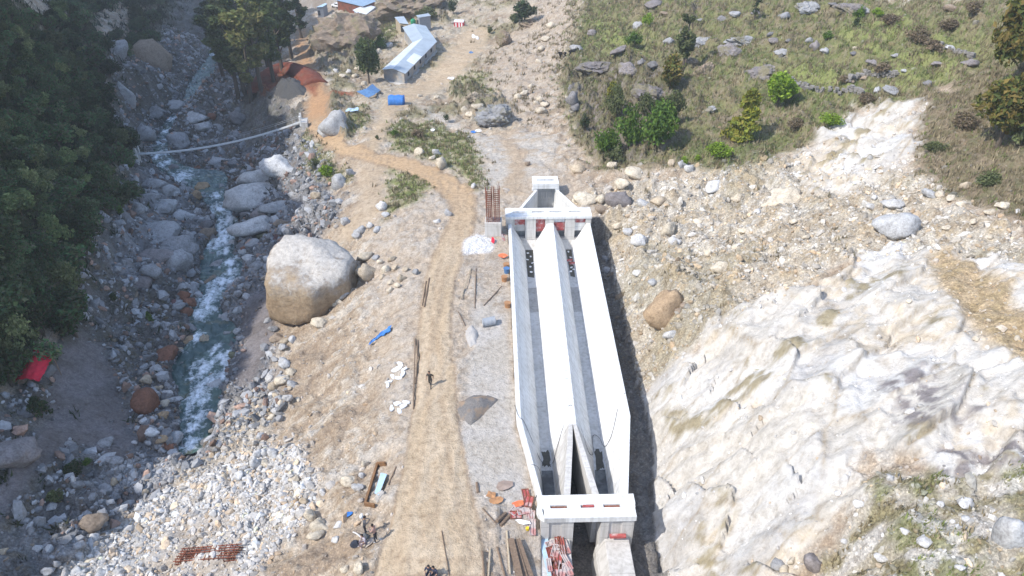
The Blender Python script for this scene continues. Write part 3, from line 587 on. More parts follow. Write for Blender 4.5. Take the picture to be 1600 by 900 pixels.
for a, b in slots+[(9.5, 9.5)]: slab(bm_, UF+.95, UF+1.3, prev, a, 1.18, 1.5); prev = b
bm_.build('deck_beam', M_CONC, head, BO)
rw_ = MB(); slab(rw_, UF+1.5, UF+1.9, -.2, .65, -3.4, 1.18); slab(rw_, UF+1.5, UF+1.9, 8.7, 9.4, -3.4, 1.18); slab(rw_, UF+1.5, UF+1.9, 4.2, 5.2, -3.4, 1.18); rw_.build('pier', M_CONC2, head, BO)
for (a, b), z0, z1, m_ in zip(ops, (.35, -.55, -.45, .55), (1.15, 1.15, .62, 1.15), (M_REDP,)*4):
    g_ = MB(); slab(g_, UF+.22, UF+.28, a+.04, b-.04, z0, z1)
    for k in range(1, 5): slab(g_, UF+.17, UF+.218, a+(b-a)*k/5-.03, a+(b-a)*k/5+.03, z0, z1)
    g_.build('gate_plate', m_, head, BO)
for (a, b), z0, z1 in ((ops[0], -.5, .34), (ops[2], .63, 1.15), (ops[3], -.5, .54)):
    g_ = MB(); slab(g_, UF+.24, UF+.3, a+.03, b-.03, z0, z1); g_.build('gate_panel', M_CONC, head, BO)
g_ = MB(); slab(g_, UF+1.0, UF+1.1, .65, 8.7, -3.3, 1.1); g_.build('shadowed_back', M_FLOOR, head, BO)
# inlet funnel behind it
inl = MB()
def qwall(mb, pts, z0, z1): mb.prism([P3(*p, 0)[:2] for p in pts], z0, z1)
qwall(inl, [(33.0, .62), (33.0, 1.0), (39.6, 3.85), (40.2, 3.85), (40.2, 3.45), (39.4, 3.45)], -3.6, .62)
ic = inl.build('inlet_wall', M_CONC, basin, BO)
inl = MB(); qwall(inl, [(33.0, 9.0), (39.4, 6.35), (40.6, 6.35), (40.6, 5.95), (39.6, 5.95), (33.0, 8.62)], -3.6, .62); inl.build('inlet_wall', M_CONC, basin, BO)
inl = MB(); qwall(inl, [(33.0, .9), (33.0, 8.8), (40.3, 6.0), (40.3, 3.8)], -3.5, -2.2); inl.build('inlet_floor', M_CONC2, basin, BO)
inl = MB(); qwall(inl, [(40.32, 3.4), (40.32, 6.4), (40.9, 6.4), (40.9, 3.4)], -3.4, .88); ie = inl.build('inlet_end_wall', M_FLOOR, basin, BO)
inl = MB()
for v in (4.35, 4.6, 4.95, 5.25, 5.5): slab(inl, 40.18, 40.24, v, v+.11, -.9, .0)
inl.build('formwork_prop', M_PALESTEEL, ie, BO)
inl = MB(); slab(inl, 40.2, 40.26, 4.0, 4.7, .5, .8); slab(inl, 40.19, 40.25, 5.2, 6.0, .6, .85); inl.build('gate_plate', M_REDP, ie, BO)
inl = MB(); slab(inl, 39.2, 40.15, 3.2, 6.4, .9, 1.55); slab(inl, 40.55, 41.4, 3.2, 6.4, .9, 1.55); slab(inl, 40.15, 40.55, 3.2, 3.75, .9, 1.55); slab(inl, 40.15, 40.55, 5.9, 6.4, .9, 1.55)
inl.build('inlet_deck', M_CONC, basin, BO); inl = MB(); slab(inl, 39.25, 39.6, 3.1, 3.75, .62, .9); slab(inl, 39.25, 39.6, 5.95, 6.45, .62, .9); inl.build('inlet_bearing', M_CONC, basin, BO)
# outlet deck at the near end
dk = MB()
slab(dk, -9.15, -8.3, 1.4, 7.8, .66, 1.1); slab(dk, -10.25, -9.42, 1.55, 7.72, .66, 1.1)
prev = 1.45
for a, b in [(2.0, 3.15), (4.05, 5.0), (5.6, 6.75), (7.76, 7.76)]: slab(dk, -9.42, -9.15, prev, a, .66, 1.1); prev = b
dk.prism([P3(*p, 0)[:2] for p in ((-8.3, 1.395), (-9.5, 1.05), (-9.9, 1.15), (-10.2, 1.545), (-9.6, 1.445))], .66, 1.097)
deck = dk.build('outlet_deck', M_CONC, basin, BO)
for a, b, m_ in ((2.1, 3.1, M_RUST), (4.2, 4.95, M_REDP), (5.7, 6.7, M_RUST)):
    s_ = MB(); slab(s_, -9.36, -9.22, a, b, .7, 1.04 if m_ is M_RUST else 1.14); s_.build('stoplog', m_, deck, BO)
for a, b in ((1.35, 3.55), (5.4, 7.65)):
    p_ = MB(); slab(p_, -9.8, -8.5, a, b, -3.6, .66); slab(p_, -10.12, -9.8, a, a+.55, -3.6, .66); slab(p_, -10.12, -9.8, b-.8, b, -3.6, .66); slab(p_, -10.02, -9.8, a+.55, b-.8, -3.6, .66); p_.build('outlet_pier', M_CONC2, basin, BO)
sb = MB(); slab(sb, -10.4, -10.15, 6.05, 7.15, -.95, -.75); sb.build('red_waler', M_REDP, basin, BO)
cv = MB(); cv.loft([[P3(u, 1.05+(u+9.9)*-.03, -1.3), P3(u, 3.35, -1.3), P3(u, 3.4, -4.4), P3(u, .95, -4.4)] for u in (-9.82, -17)]); cv.build('outlet_culvert', M_CONC2, basin, BO, bev=.03)
cv = MB(); cv.loft([[P3(u, 5.75, -1.35), P3(u, 7.42, -1.35), P3(u, 7.65, -4.4), P3(u, 5.0, -4.4), P3(u, 5.2, -2.6)] for u in (-9.83, -17)]); cv.build('outlet_culvert', M_CONC2, basin, BO, bev=.03)
# cables over the chambers
def cable(pts, name='cable', r=.022):
    t = MB(); p = chaikin(np.array(pts, float), 3); t.tube([tuple(q) for q in p], r, 4); return t
cb = cable([P3(1.2, -.1, .63), P3(-.3, .2, .63), P3(-.2, .5, .55), P3(-1.2, 1.3, -1.2), P3(-2.2, 1.9, -2.5), P3(-2.4, 2.8, -2.5), P3(-1.5, 3.1, -1.5), P3(.2, 4.0, .45), P3(1.2, 4.2, .63), P3(1.0, 4.6, .6), P3(-.8, 5.2, -.6), P3(-2.0, 5.6, -1.7), P3(-1.6, 6.1, -2.3), P3(1.0, 6.2, -2.5), P3(.6, 6.8, -2.4), P3(-1.0, 7.0, -2.3), P3(-.6, 7.6, -1), P3(1.6, 8.3, .2), P3(2.4, 8.9, .63)]).build('black_cable', M_CABLE, None, P3(0, 4, .6))
tag(cb, 'thin black cable looping across both chambers of the concrete basin', 'cable')
cb = cable([P3(-5, .9, .6), P3(-5.2, 1.4, .63), P3(-6, 1.6, .6), P3(-6.6, 1.9, -1.5), P3(-6.6, 2.6, -2.8), P3(-7.2, 2.7, -2.85), P3(-7.6, 2.3, -2.85), P3(-7.2, 1.85, -2.8), P3(-7.4, 1.4, .63), P3(-8.0, 1.1, .5)], r=.025).build('black_cable', M_CABLE, None, P3(-6, 1.5, 0))
tag(cb, 'coiled black cable at the basin outlet beside the white deck', 'cable')
tr = MB()
for (u, v, z, a) in ((-.2, .05, .64, 0), (-.1, 8.75, .64, 0), (-1.6, 2.3, -2.55, .1)): tr.bar(P3(u, v-.12, z), P3(u+a, v+.45, z), .05)
# mud and puddle patches on the floors belong to the floor: thin dark silt sheets
M_SILT = simple_mat('dark wet silt', (.075, .07, .055), .5, .4, 5)
def blob(u, v, ru, rv, z, k=26, seed=0):
    r = random.Random(seed); pts = []
    for i in range(k):
        t = 6.2832*i/k; q = 1+r.uniform(-.22, .22); pts.append((u+ru*q*max(-.85, min(.85, 1.2*math.cos(t))), v+rv*q*max(-.85, min(.85, 1.2*math.sin(t)))))
    return pts
for (u, v, ru, rv, sd_) in ((-1.5, 2.33, .9, .36, 1), (-1.7, 6.5, 1.1, .36, 2), (6.5, 6.6, 1.1, .36, 3), (1.5, 6.6, .9, .38, 6), (9, 2.35, .7, .3, 7)):
    s_ = MB(); pts = blob(u, v, ru, rv, 0, 26, sd_); s_.add([P3(a, b, zf(a)+.028) for a, b in pts]+[P3(a, b, zf(a)+.005) for a, b in pts], [tuple(range(26))]+[(i, 26+i, 26+(i+1) % 26, (i+1) % 26) for i in range(26)])
    s_.build('silt_patch', M_SILT if sd_ < 3 else M_FLOOR, basin, BO)
M_DAMP = simple_mat('damp grey floor', (.15, .155, .155), .55, .45, 2.5, second=(.08, .08, .078), s2=1.1)
for a, b in (('l1', 'l2'), ('r1', 'r2')):
    s_ = MB(); s_.loft([[P3(u, bv(u, T[a])+.03, zf(u)+.02), P3(u, bv(u, T[b])-.03, zf(u)+.02), P3(u, bv(u, T[b])-.03, zf(u)+.012), P3(u, bv(u, T[a])+.03, zf(u)+.012)] for u in (-8.4, -5, -2.7)]); s_.build('wet_floor', M_DAMP, basin, BO)
for a, b in ((1.95, 2.78), (6.6, 7.22)):
    s_ = MB(); s_.add([P3(u, v, zf(u)+.024) for u, v in ((24.5, a+.04), (24.3, b-.1), (30.05, b+.05), (30.05, a))], [(0, 1, 2, 3)]); s_.build('silt_patch', M_SILT, basin, BO)
def scrap(name, c, sx, sy, rz, m_, label, cat, tilt=.1, th=.03, group=None):
    r = random.Random(int(abs(c[0]*97+c[1]*31)*10)); t = MB(); k = 9
    pts = [(sx/2*q*math.cos(6.2832*i/k), sy/2*q*math.sin(6.2832*i/k), r.uniform(-.02, .08)*min(sx, sy)*2) for i in range(k) for q in (r.uniform(.7, 1.15),)]
    R = Matrix.Rotation(rz, 3, 'Z') @ Matrix.Rotation(tilt, 3, 'X')
    top = [R @ Vector(p) for p in pts]; t.add([p+Vector((0, 0, th)) for p in top]+[p for p in top]+[R @ Vector((0, 0, .06*min(sx, sy)+th)), R @ Vector((0, 0, 0))], [(i, (i+1) % k, 2*k) for i in range(k)]+[(k+(i+1) % k, k+i, 2*k+1) for i in range(k)]+[(i, k+i, k+(i+1) % k, (i+1) % k) for i in range(k)])
    o = t.build(name, m_); o.location = c
    return tag(o, label, cat, group)
for k, (u, v) in enumerate(((29.3, 2.2), (28.6, 2.5), (27.9, 2.1), (27.2, 2.6), (26.5, 2.35), (25.4, 2.4), (29.5, 6.85), (28.3, 7.0), (26.2, 6.9), (25.8, 7.1), (25.4, 6.75), (-7.2, 6.1), (-7.4, 6.65))):
    scrap('cement_bag', P3(u, v, zf(u)+.04), .36 if k < 11 else .42, .26, k*1.3, M_WHITE, 'white cement bag in the ' + ('left' if v < 4 else 'right') + ' chamber ' + ('near the outlet deck' if u < 0 else 'silt by the gate wall'), 'bag', group='white bags in the basin chambers')
for u, v in ((27.6, 6.8), (27.0, 7.05)): scrap('red_sheet', P3(u, v, zf(u)+.05), .7, .6, .4, M_REDP, 'dark red steel sheet lying in the silt of the right chamber below the gates', 'steel sheet', group='red sheets in the right chamber')
# ------------------------------------------------------------------ rocks
def ico(sub):
    bm = bmesh.new(); bmesh.ops.create_icosphere(bm, subdivisions=sub, radius=1); bm.verts.ensure_lookup_table()
    co = np.array([v.co[:] for v in bm.verts]); fc = np.array([[v.index for v in f.verts] for f in bm.faces]); bm.free(); return co, fc
def rock_shape(n_, seed, planes=12, sharp=14, rough=.05):
    r = np.random.default_rng(seed)
    nn = r.normal(size=(planes, 3)); nn /= np.linalg.norm(nn, axis=1)[:, None]; d = r.uniform(.58, 1.0, planes)
    q = d[None]/np.maximum(n_ @ nn.T, .05); rad = -np.log(np.exp(-sharp*np.minimum(q, 3)).sum(1)+np.exp(-sharp*1.08))/sharp
    ph = r.uniform(0, 6, 9); k = r.normal(size=(9, 3))*4
    rad = rad*(1+rough*(np.sin(n_ @ k.T+ph).mean(1)*2.2+np.sin(n_ @ k.T*2.7+ph*2).mean(1)*1.3+np.sin(n_ @ k.T*6+ph*3).mean(1)*.8))
    return n_*np.clip(rad, .25, 1.3)[:, None]
ICO1, ICO2, ICO3, ICO4 = ico(1), ico(2), ico(3), ico(4)
def rock_mat(name='boulder stone'):
    m_, nt, b = mat(name); oi = N(nt, 'ShaderNodeObjectInfo'); tc = N(nt, 'ShaderNodeTexCoord').outputs['Object']
    pos = N(nt, 'ShaderNodeNewGeometry').outputs['Position']
    o = mixrgb(nt, 'MULTIPLY', 1.0, oi.outputs['Color'], ramp(nt, noise_n(nt, pos, 1.5, 6, .68), (.28, (.62, .60, .58)), (.5, (1, 1, 1)), (.75, (1.25, 1.25, 1.24))))
    o = mixrgb(nt, 'MULTIPLY', .8, o, ramp(nt, noise_n(nt, pos, 6, 4, .7), (.3, (.7, .69, .67)), (.6, (1.08, 1.08, 1.08))))
    nt.links.new(o, b.inputs['Base Color']); b.inputs['Roughness'].default_value = .92; b.inputs['Specular IOR Level'].default_value = .15
    bump(nt, b, noise_n(nt, pos, 3.2, 6, .7), .7, .12); return m_
M_ROCK = rock_mat()
RV = []
for i in range(10):
    co = rock_shape(ICO3[0], 100+i, planes=[9, 14, 11, 18, 10, 16, 12, 22, 9, 13][i], sharp=[40, 22, 32, 16, 44, 20, 30, 14, 40, 26][i], rough=.11)
    RV.append(mesh_np('boulder', co, ICO3[1], None, True)); RV[-1].materials.append(M_ROCK)
COL = dict(grey=(.31, .305, .30), pale=(.40, .395, .385), white=(.50, .485, .46), dark=(.19, .18, .175), purple=(.225, .20, .19), rust=(.23, .115, .075), tan=(.42, .345, .25), cream=(.52, .45, .345), brown=(.27, .21, .155), ochre=(.37, .265, .165), olive=(.22, .21, .13), maroon=(.13, .075, .07))
BL = []
def boulder(px, py, w, h, colour, shape=None, rot=None, label=None, name='boulder', sink=.25, flat=1.0, cat='boulder', rel=None, tilt=None):
    p = at(px, py+h*.28); s = m_per_px(p); a = w*s/2
    dvec = ray(px, py); th = math.atan2(-dvec[2], math.hypot(dvec[0], dvec[1]))
    b = a*(.8 if h < w*1.1 else .95); hh = h*s/2
    c = math.sqrt(max(hh*hh-(b*math.sin(th))**2, (.42*a)**2))/math.cos(th); c = min(max(c, .45*a), 1.5*a)*flat
    k = len(BL); r = random.Random(k*7+3)
    o = bpy.data.objects.new(name, RV[(k*3+1) % 10] if shape is None else RV[shape]); C.objects.link(o)
    o.location = (p[0], p[1]+b*.1, float(hz(p[0], p[1]))+c*(1-2*sink)*.75)
    o.scale = (a*1.12, b*1.12, c*1.12); o.rotation_euler = (r.uniform(-.2, .2), r.uniform(-.25, .25), r.uniform(-.5, .5) if rot is None else rot)
    cc = COL[colour]; f = r.uniform(.88, 1.14); o.color = (cc[0]*f, cc[1]*f, cc[2]*f, 1)
    BL.append((o, px, py, w, colour, label)); o['category'] = cat
    if label: o['label'] = label
    return o
RIVER_B = '''273,165,42,22,pale|240,174,34,20,grey|226,208,42,30,grey|305,182,34,20,pale|319,197,26,18,pale|278,217,40,22,grey|372,183,24,20,dark|333,182,12,14,rust|339,252,30,17,pale|311,261,17,12,rust|319,292,22,18,ochre|307,302,18,14,ochre|272,262,24,14,dark
242,288,36,28,grey|266,297,28,24,grey|214,322,26,22,grey|260,320,34,22,pale|238,308,24,18,grey|284,335,36,20,pale|250,323,40,22,grey|253,363,62,30,grey|275,382,58,36,grey|296,374,26,30,grey|246,397,50,30,purple|279,404,44,36,grey|236,420,34,24,grey|222,440,30,22,purple
432,322,44,24,pale|437,348,24,14,brown|412,365,24,14,olive|429,371,26,14,maroon|396,378,24,15,grey|380,393,18,13,pale|393,402,28,16,white|403,413,26,16,grey|419,403,18,14,white|343,413,26,17,grey|327,365,24,24,brown|335,373,14,14,dark|313,342,18,13,grey|310,330,13,11,pale|323,342,16,14,grey|322,351,30,12,dark|365,378,14,12,pale|382,387,12,9,rust|363,389,14,11,rust|376,330,22,12,purple|384,334,16,10,dark|406,333,30,12,purple
329,437,32,15,brown|322,443,18,11,dark|284,447,14,11,pale|294,447,10,9,pale|288,460,18,20,rust|297,472,18,20,rust|312,460,17,18,maroon|293,486,18,15,rust|281,478,18,14,grey|300,488,14,11,grey|355,459,14,13,grey|374,459,13,11,dark|370,484,13,11,pale|345,495,16,11,pale|259,507,20,16,grey|245,507,14,11,grey|311,503,9,8,pale|273,471,10,8,maroon
358,521,15,12,grey|323,530,21,18,tan|294,531,26,12,ochre|262,552,36,18,rust|281,546,12,9,tan|286,550,10,13,pale|372,516,15,12,pale|376,527,13,10,pale|366,553,20,14,olive|386,462,12,10,pale|428,513,14,12,grey|433,527,24,14,brown|446,532,15,11,tan|457,529,12,12,pale|418,500,12,9,grey|442,541,18,10,pale|430,560,12,9,grey
337,599,28,16,pale|335,585,26,13,brown|325,582,14,9,dark|346,583,12,9,maroon|245,576,22,16,pale|227,572,15,11,grey|237,568,10,9,pale|229,591,17,15,tan|262,614,18,8,white|258,629,14,14,cream|268,624,14,11,pale|281,622,11,8,brown|307,640,13,9,brown|277,653,9,8,brown|237,673,22,12,white|251,669,12,10,pale|274,682,26,20,pale|253,684,18,10,ochre|265,695,20,12,rust|263,672,11,11,rust|225,656,14,10,white|238,653,12,9,pale|256,647,15,11,ochre|249,605,13,7,tan|227,660,12,9,grey|244,640,9,8,pale|328,555,9,8,dark|314,566,12,9,dark|293,575,8,7,grey|282,568,16,10,dark|326,593,8,7,dark|232,690,12,9,pale|247,697,10,8,grey|331,672,8,9,cream|327,664,9,8,white|313,705,14,8,pale'''
NEAR_B = '''165,764,24,18,grey|181,774,13,11,grey|179,752,13,16,tan|60,855,15,14,pale|125,850,17,14,grey|124,867,16,12,pale|149,838,12,14,white|165,886,17,14,white|398,722,17,22,white|350,744,14,14,cream|375,742,16,15,white|216,793,11,9,white|115,748,10,13,white|158,783,10,11,pale|173,783,12,9,pale|110,693,18,14,grey|165,690,24,14,grey|180,718,26,14,grey|150,700,18,12,purple|140,740,14,10,grey|78,855,11,18,white|120,890,20,16,pale|90,880,14,14,grey|75,890,18,14,grey|150,806,10,22,tan|210,690,10,7,white|130,893,13,10,pale|128,893,15,11,white|160,895,24,12,pale|200,880,18,12,pale|232,758,14,9,grey|226,767,12,8,tan|250,772,12,9,pale|5,860,14,12,tan|118,742,10,10,pale
427,706,20,18,white|414,707,13,14,white|404,708,13,17,white|413,722,18,12,cream|437,730,13,11,white|453,730,12,11,white|445,745,11,9,white|430,742,9,8,white|475,782,14,15,tan|464,782,9,12,ochre|485,804,22,22,cream|545,750,22,14,cream|495,835,24,14,cream|499,822,30,10,cream|452,836,8,15,white|525,842,13,9,white|460,746,16,9,cream|420,750,10,8,white|436,812,9,8,white|428,797,9,8,white|505,768,14,12,white|566,742,10,9,white|560,760,18,11,white|570,724,12,12,cream|540,888,16,14,cream|562,886,16,20,cream|530,818,16,11,white|415,860,12,9,white|396,880,8,8,grey|436,845,8,12,white|459,811,10,9,cream|467,765,13,9,cream|388,735,10,9,white|366,748,10,8,white|340,758,10,9,cream|325,790,10,8,white|334,800,13,12,white
445,566,26,18,pale|422,590,14,14,white|442,592,24,17,cream|457,599,20,15,pale|430,601,18,13,tan|451,621,15,16,white|440,628,13,10,cream|436,640,22,15,white|437,653,12,11,grey|425,650,12,10,cream|431,617,13,9,tan|424,616,8,10,white|452,606,12,7,tan|466,623,10,7,cream|455,580,16,9,cream
572,400,22,18,cream|572,424,42,28,tan|564,358,22,16,pale|558,367,14,11,pale|589,358,14,12,pale|578,352,14,12,white|541,436,18,20,cream|536,456,26,20,pale|521,470,24,14,cream|604,420,14,14,cream|613,404,12,11,tan|627,434,14,14,tan|610,452,12,13,cream|588,402,12,10,grey|556,416,12,11,cream|597,322,18,18,white|602,334,12,10,pale|540,345,14,15,pale|548,268,14,20,grey|533,283,24,26,pale|496,306,16,18,tan|700,332,12,12,grey|683,345,12,9,white|617,418,10,9,tan|597,432,10,9,tan|621,445,12,9,cream|633,420,10,9,tan|594,408,10,8,cream|508,486,16,9,cream|500,502,24,12,cream|556,430,9,8,cream|530,470,12,9,cream|548,445,10,10,cream|650,424,10,10,grey|610,440,10,8,cream'''
RIGHT_B = '''902,263,26,18,tan|912,308,36,25,cream|939,310,18,17,cream|965,308,46,34,purple|995,268,32,17,cream|957,258,15,14,cream|1065,256,16,12,pale|1077,262,17,18,white|1049,254,11,13,tan|1114,289,30,17,white|1152,310,18,16,cream|971,285,22,20,cream|1030,312,28,18,tan|1005,316,24,14,white|1000,373,24,18,white|1045,357,22,28,cream|1052,376,20,15,white|965,351,18,14,cream|982,361,16,12,white|1125,416,28,22,cream|1105,395,12,15,cream|995,425,14,12,white|1020,440,16,12,pale|945,402,12,10,grey|949,421,15,11,grey|1048,522,20,18,white|940,325,24,14,brown|1068,476,12,12,brown|1060,485,11,9,brown|1219,308,62,26,cream|1395,318,34,17,white|1360,321,18,11,white|1366,308,10,10,white|1453,300,26,14,pale|1470,302,16,12,cream|1508,290,16,18,tan|1567,320,24,12,cream|1548,330,20,12,cream|1590,330,10,9,white|1485,308,16,9,cream|1500,318,12,9,cream|1340,785,16,16,white|1215,880,22,18,grey|1270,876,34,28,purple|1227,888,16,14,cream|1237,875,14,11,cream|1495,822,10,9,white|1510,810,16,12,white|1470,787,12,9,white|1508,783,26,18,white|1415,830,16,9,white|1375,870,20,9,white|1445,845,24,11,white|1390,745,14,14,white|1320,845,10,8,white|1500,886,14,12,white|1555,810,8,9,white|1310,770,12,9,white|1488,815,8,8,white|1183,330,14,10,white|1160,360,16,11,cream|1090,345,14,10,cream|1240,345,14,9,cream|1075,420,12,10,cream|1150,385,12,9,cream|1260,370,12,9,cream|1310,390,14,9,cream|1430,345,10,8,cream|1480,355,14,8,cream|1520,345,12,8,cream|1545,370,12,9,cream|1420,470,8,7,cream|1525,528,11,8,cream|1545,500,9,7,cream|1590,527,11,8,cream'''
HILL_B = '''925,100,50,24,purple|898,135,18,36,dark|900,165,16,18,dark|980,107,32,22,purple|1001,95,15,11,dark|1012,142,40,28,purple|1100,107,26,32,brown|1140,78,36,22,purple|1098,62,44,26,grey|1186,114,44,30,purple|1160,62,40,20,grey|1274,70,18,20,purple|1225,22,24,18,grey|1262,10,32,22,grey|1330,10,38,20,purple|1352,16,20,12,grey|995,37,14,22,grey|1045,62,18,16,grey|900,72,24,15,grey|926,49,14,12,purple|968,76,26,14,purple|1365,97,26,12,purple|1450,128,16,16,dark|1394,140,26,10,grey|1466,98,24,11,purple|1516,97,26,16,purple|1108,170,20,11,grey|1022,4,28,12,purple|1487,10,26,14,brown|1212,62,22,12,purple|1204,52,10,10,dark|1290,78,18,12,grey|1334,82,12,10,dark|1336,74,9,7,cream|1370,139,12,15,pale|1400,86,14,9,grey|1412,109,10,7,pale|1232,62,10,8,dark|1000,62,14,10,grey|1020,98,22,10,dark|1040,20,16,9,brown|1128,28,16,12,dark|1095,30,18,10,grey|1150,20,18,12,grey|1180,18,14,11,dark|1222,80,24,14,grey|1240,130,14,14,dark|1350,120,12,10,brown|1330,125,12,8,brown|1487,73,16,8,pale|1265,62,12,14,grey|1080,95,18,14,brown|1302,5,16,9,dark'''
CENT_B = '''772,180,48,32,grey|738,152,20,16,tan|843,155,13,11,cream|851,162,13,9,cream|846,172,18,13,cream|838,160,10,9,cream|786,62,22,26,brown|826,35,28,16,brown|545,55,88,60,brown|640,8,104,56,brown|512,48,34,20,brown|524,190,40,46,pale|508,205,20,24,pale|655,237,15,20,cream|690,254,18,24,cream|682,237,14,16,white|741,290,8,9,white|676,246,10,8,cream|726,172,14,12,cream|748,165,22,12,cream|735,178,14,9,cream|788,178,16,14,grey|860,40,14,12,cream|852,60,14,10,cream|846,75,12,9,cream|842,95,12,9,cream|810,150,12,9,cream|820,145,12,10,cream|830,135,11,9,cream|825,255,9,11,brown|905,315,20,12,cream|560,105,12,10,cream|545,112,10,8,white|535,118,11,8,cream|555,118,10,8,cream|525,110,10,8,white|570,130,10,8,cream|683,152,8,7,cream|655,150,9,7,cream|595,60,14,10,cream|608,70,14,9,pale|590,80,12,9,cream|585,92,12,9,cream'''
big = boulder(488, 440, 122, 140, 'tan', 4, .35, 'giant house sized boulder with white dusted top and ochre base beside the road slope', 'giant_boulder', .12)
for (args, lab, kw) in [((397, 302, 74, 40, 'white'), 'largest whitish flat boulder beside the green river pool', {}), ((412, 276, 60, 36, 'white'), 'whitish sloping slab boulder uphill of the river pool', {}), ((434, 257, 56, 30, 'white'), 'topmost whitish slab boulder below the bend of the dirt road', {}), ((396, 352, 74, 32, 'white'), 'broad white boulder with small dark hole beside the rapids', {}),
        ((231, 626, 38, 48, 'rust'), 'big brown conical boulder between the gravel track and the river', {}), ((1036, 480, 56, 68, 'ochre'), 'large orange brown boulder on the slope beside the basin', {}), ((1400, 350, 66, 46, 'pale'), 'smooth grey angular slab on the ochre scree at right', {}), ((147, 812, 38, 32, 'brown'), 'large grey brown boulder in shade above the rubble bank', {}),
        ((18, 705, 80, 44, 'purple'), 'dark grey slab outcrop in the shade at the left edge', {}), ((1580, 818, 50, 96, 'pale'), 'tall pale squared rock block at the lower right edge', {}), ((243, 88, 54, 54, 'brown'), 'dark flat topped cliff boulder above the far river bed', {}), ((185, 78, 36, 36, 'grey'), 'pale leaning slab beside the dark cliff boulder', {}), ((198, 146, 24, 36, 'pale'), 'upright pale boulder standing among stones on the left bank', {}), ((895, 150, 22, 44, 'dark'), 'dark overhanging cliff block at the edge of the grassy hillside', {})]:
    boulder(*args, label=lab, **kw)
def crag_mesh(seed):
    n_ = ICO4[0]; r = rock_shape(n_, seed, 10, 18, .05); f1 = fbm(n_[:, 0]*2.1+n_[:, 2]*1.9+seed, n_[:, 1]*2.1-n_[:, 2]*1.6, 6, seed, .6); f2 = 1-2*np.abs(noise(n_[:, 0]*3+n_[:, 2]*4, n_[:, 1]*3-n_[:, 2]*2, seed+3))
    return mesh_np('crag', r*(1+.22*f1+.08*f2)[:, None], ICO4[1], None, False)
m_, nt, b = mat('weathered crag'); gp_ = N(nt, 'ShaderNodeNewGeometry').outputs['Position']; oi = N(nt, 'ShaderNodeObjectInfo')
o_ = mixrgb(nt, 'MULTIPLY', 1.0, oi.outputs['Color'], ramp(nt, noise_n(nt, gp_, 1.1, 7, .72), (.3, (.45, .43, .41)), (.5, (.95, .95, .95)), (.7, (1.35, 1.33, 1.3))))
o_ = mixrgb(nt, 'MIX', ramp(nt, noise_n(nt, gp_, .5, 5, .65), (.5, 0), (.62, .8)), o_, (.20, .175, .095)); nt.links.new(o_, b.inputs['Base Color']); b.inputs['Roughness'].default_value = .95; bump(nt, b, noise_n(nt, gp_, 2.2, 7, .75), .9, .25)
CRAGS = [crag_mesh(700+i) for i in range(4)]; [c_.materials.append(m_) for c_ in CRAGS]
CRAG_AT = {(545, 55), (640, 8), (512, 48), (826, 35), (786, 62), (772, 180), (738, 152), (925, 100), (1012, 142), (1140, 78), (1186, 114), (980, 107), (1098, 62), (1262, 10), (1330, 10), (1160, 62), (1100, 107), (898, 135), (1080, 95), (1108, 170)}
for reg in (RIVER_B, NEAR_B, RIGHT_B, HILL_B, CENT_B):
    for it in reg.replace('\n', '|').split('|'):
        a = it.split(','); cr_ = (int(a[0]), int(a[1])) in CRAG_AT; b_ = boulder(*map(float, a[:4]), a[4], sink=.36 if reg is HILL_B else .27, flat=.8 if reg is HILL_B else 1.0, name='rock_crag' if cr_ else 'boulder')
        if cr_: b_.data = CRAGS[len(BL) % 4]
# past 300: the smallest become one object
BL.sort(key=lambda t: -t[3] if not t[5] else -999)
rest = BL[296:]; BL = BL[:296]
VV = []; FF = []; CCs = []; off = 0
for o, *_ in rest:
    o.rotation_euler.x; M_ = Matrix.LocRotScale(o.location, o.rotation_euler, o.scale); A4 = np.array(M_)
    co = np.array([v.co[:] for v in o.data.vertices]) @ A4[:3, :3].T + A4[:3, 3]; f = np.array([p_.vertices[:] for p_ in o.data.polygons])
    VV.append(co); FF.append(f+off); off += len(co); CCs.append(np.repeat(np.array([o.color[:3]]), len(co), 0)); bpy.data.objects.remove(o)
SMALL = (np.concatenate(VV), np.concatenate(FF), np.concatenate(CCs))
# describe the boulders: by size, colour and nearest landmark
LM = [('the red tarpaulin', 57, 588), ('the footbridge', 330, 225), ('the green river pool', 330, 278), ('the giant boulder', 497, 437), ('the blue tarp scrap', 595, 527), ('the rebar cages', 323, 868), ('the two men', 575, 825), ('the concrete basin', 960, 420), ('the inlet deck', 880, 290), ('the orange brown boulder', 1040, 480), ('the bright green tree', 1213, 140), ('the yellow green tree', 1160, 185), ('the tall slim tree', 1060, 80), ('the grazing animals', 885, 88), ('the long metal roofed building', 640, 85), ('the brown conical boulder', 231, 626), ('the right edge tree', 1570, 100), ('the white rapids', 352, 370), ('the lower rapids', 310, 640), ('the grey angular slab', 1400, 350), ('the rock face foot', 1060, 560), ('the squared rock block', 1580, 818), ('the white rubble bank', 420, 760), ('the red earth cut', 440, 120), ('the grey gravel yard', 800, 235), ('the pale scar in the hillside', 1340, 230), ('the river bend', 320, 535), ('the blue roofed huts', 560, 15)]
DESC = dict(grey='grey', pale='pale grey', white='white', dark='dark grey', purple='purplish grey', rust='rust red', tan='tan', cream='cream', brown='brown', ochre='ochre', olive='olive brown', maroon='dark maroon')
ORD = ['', 'second ', 'third ', 'fourth ', 'fifth ', 'sixth ', 'seventh ', 'eighth ', 'ninth ', 'tenth ']
from collections import defaultdict
grp = defaultdict(list)
for o, px, py, w, cl, lab in BL:
    if lab: continue
    k, dd = min(((l, math.hypot(px-x, (py-y)*1.3)) for l, x, y in LM), key=lambda t: t[1])
    sz = 'small' if w < 12 else 'mid sized' if w < 24 else 'large'
    grp[(sz, cl, k)].append((dd, o))
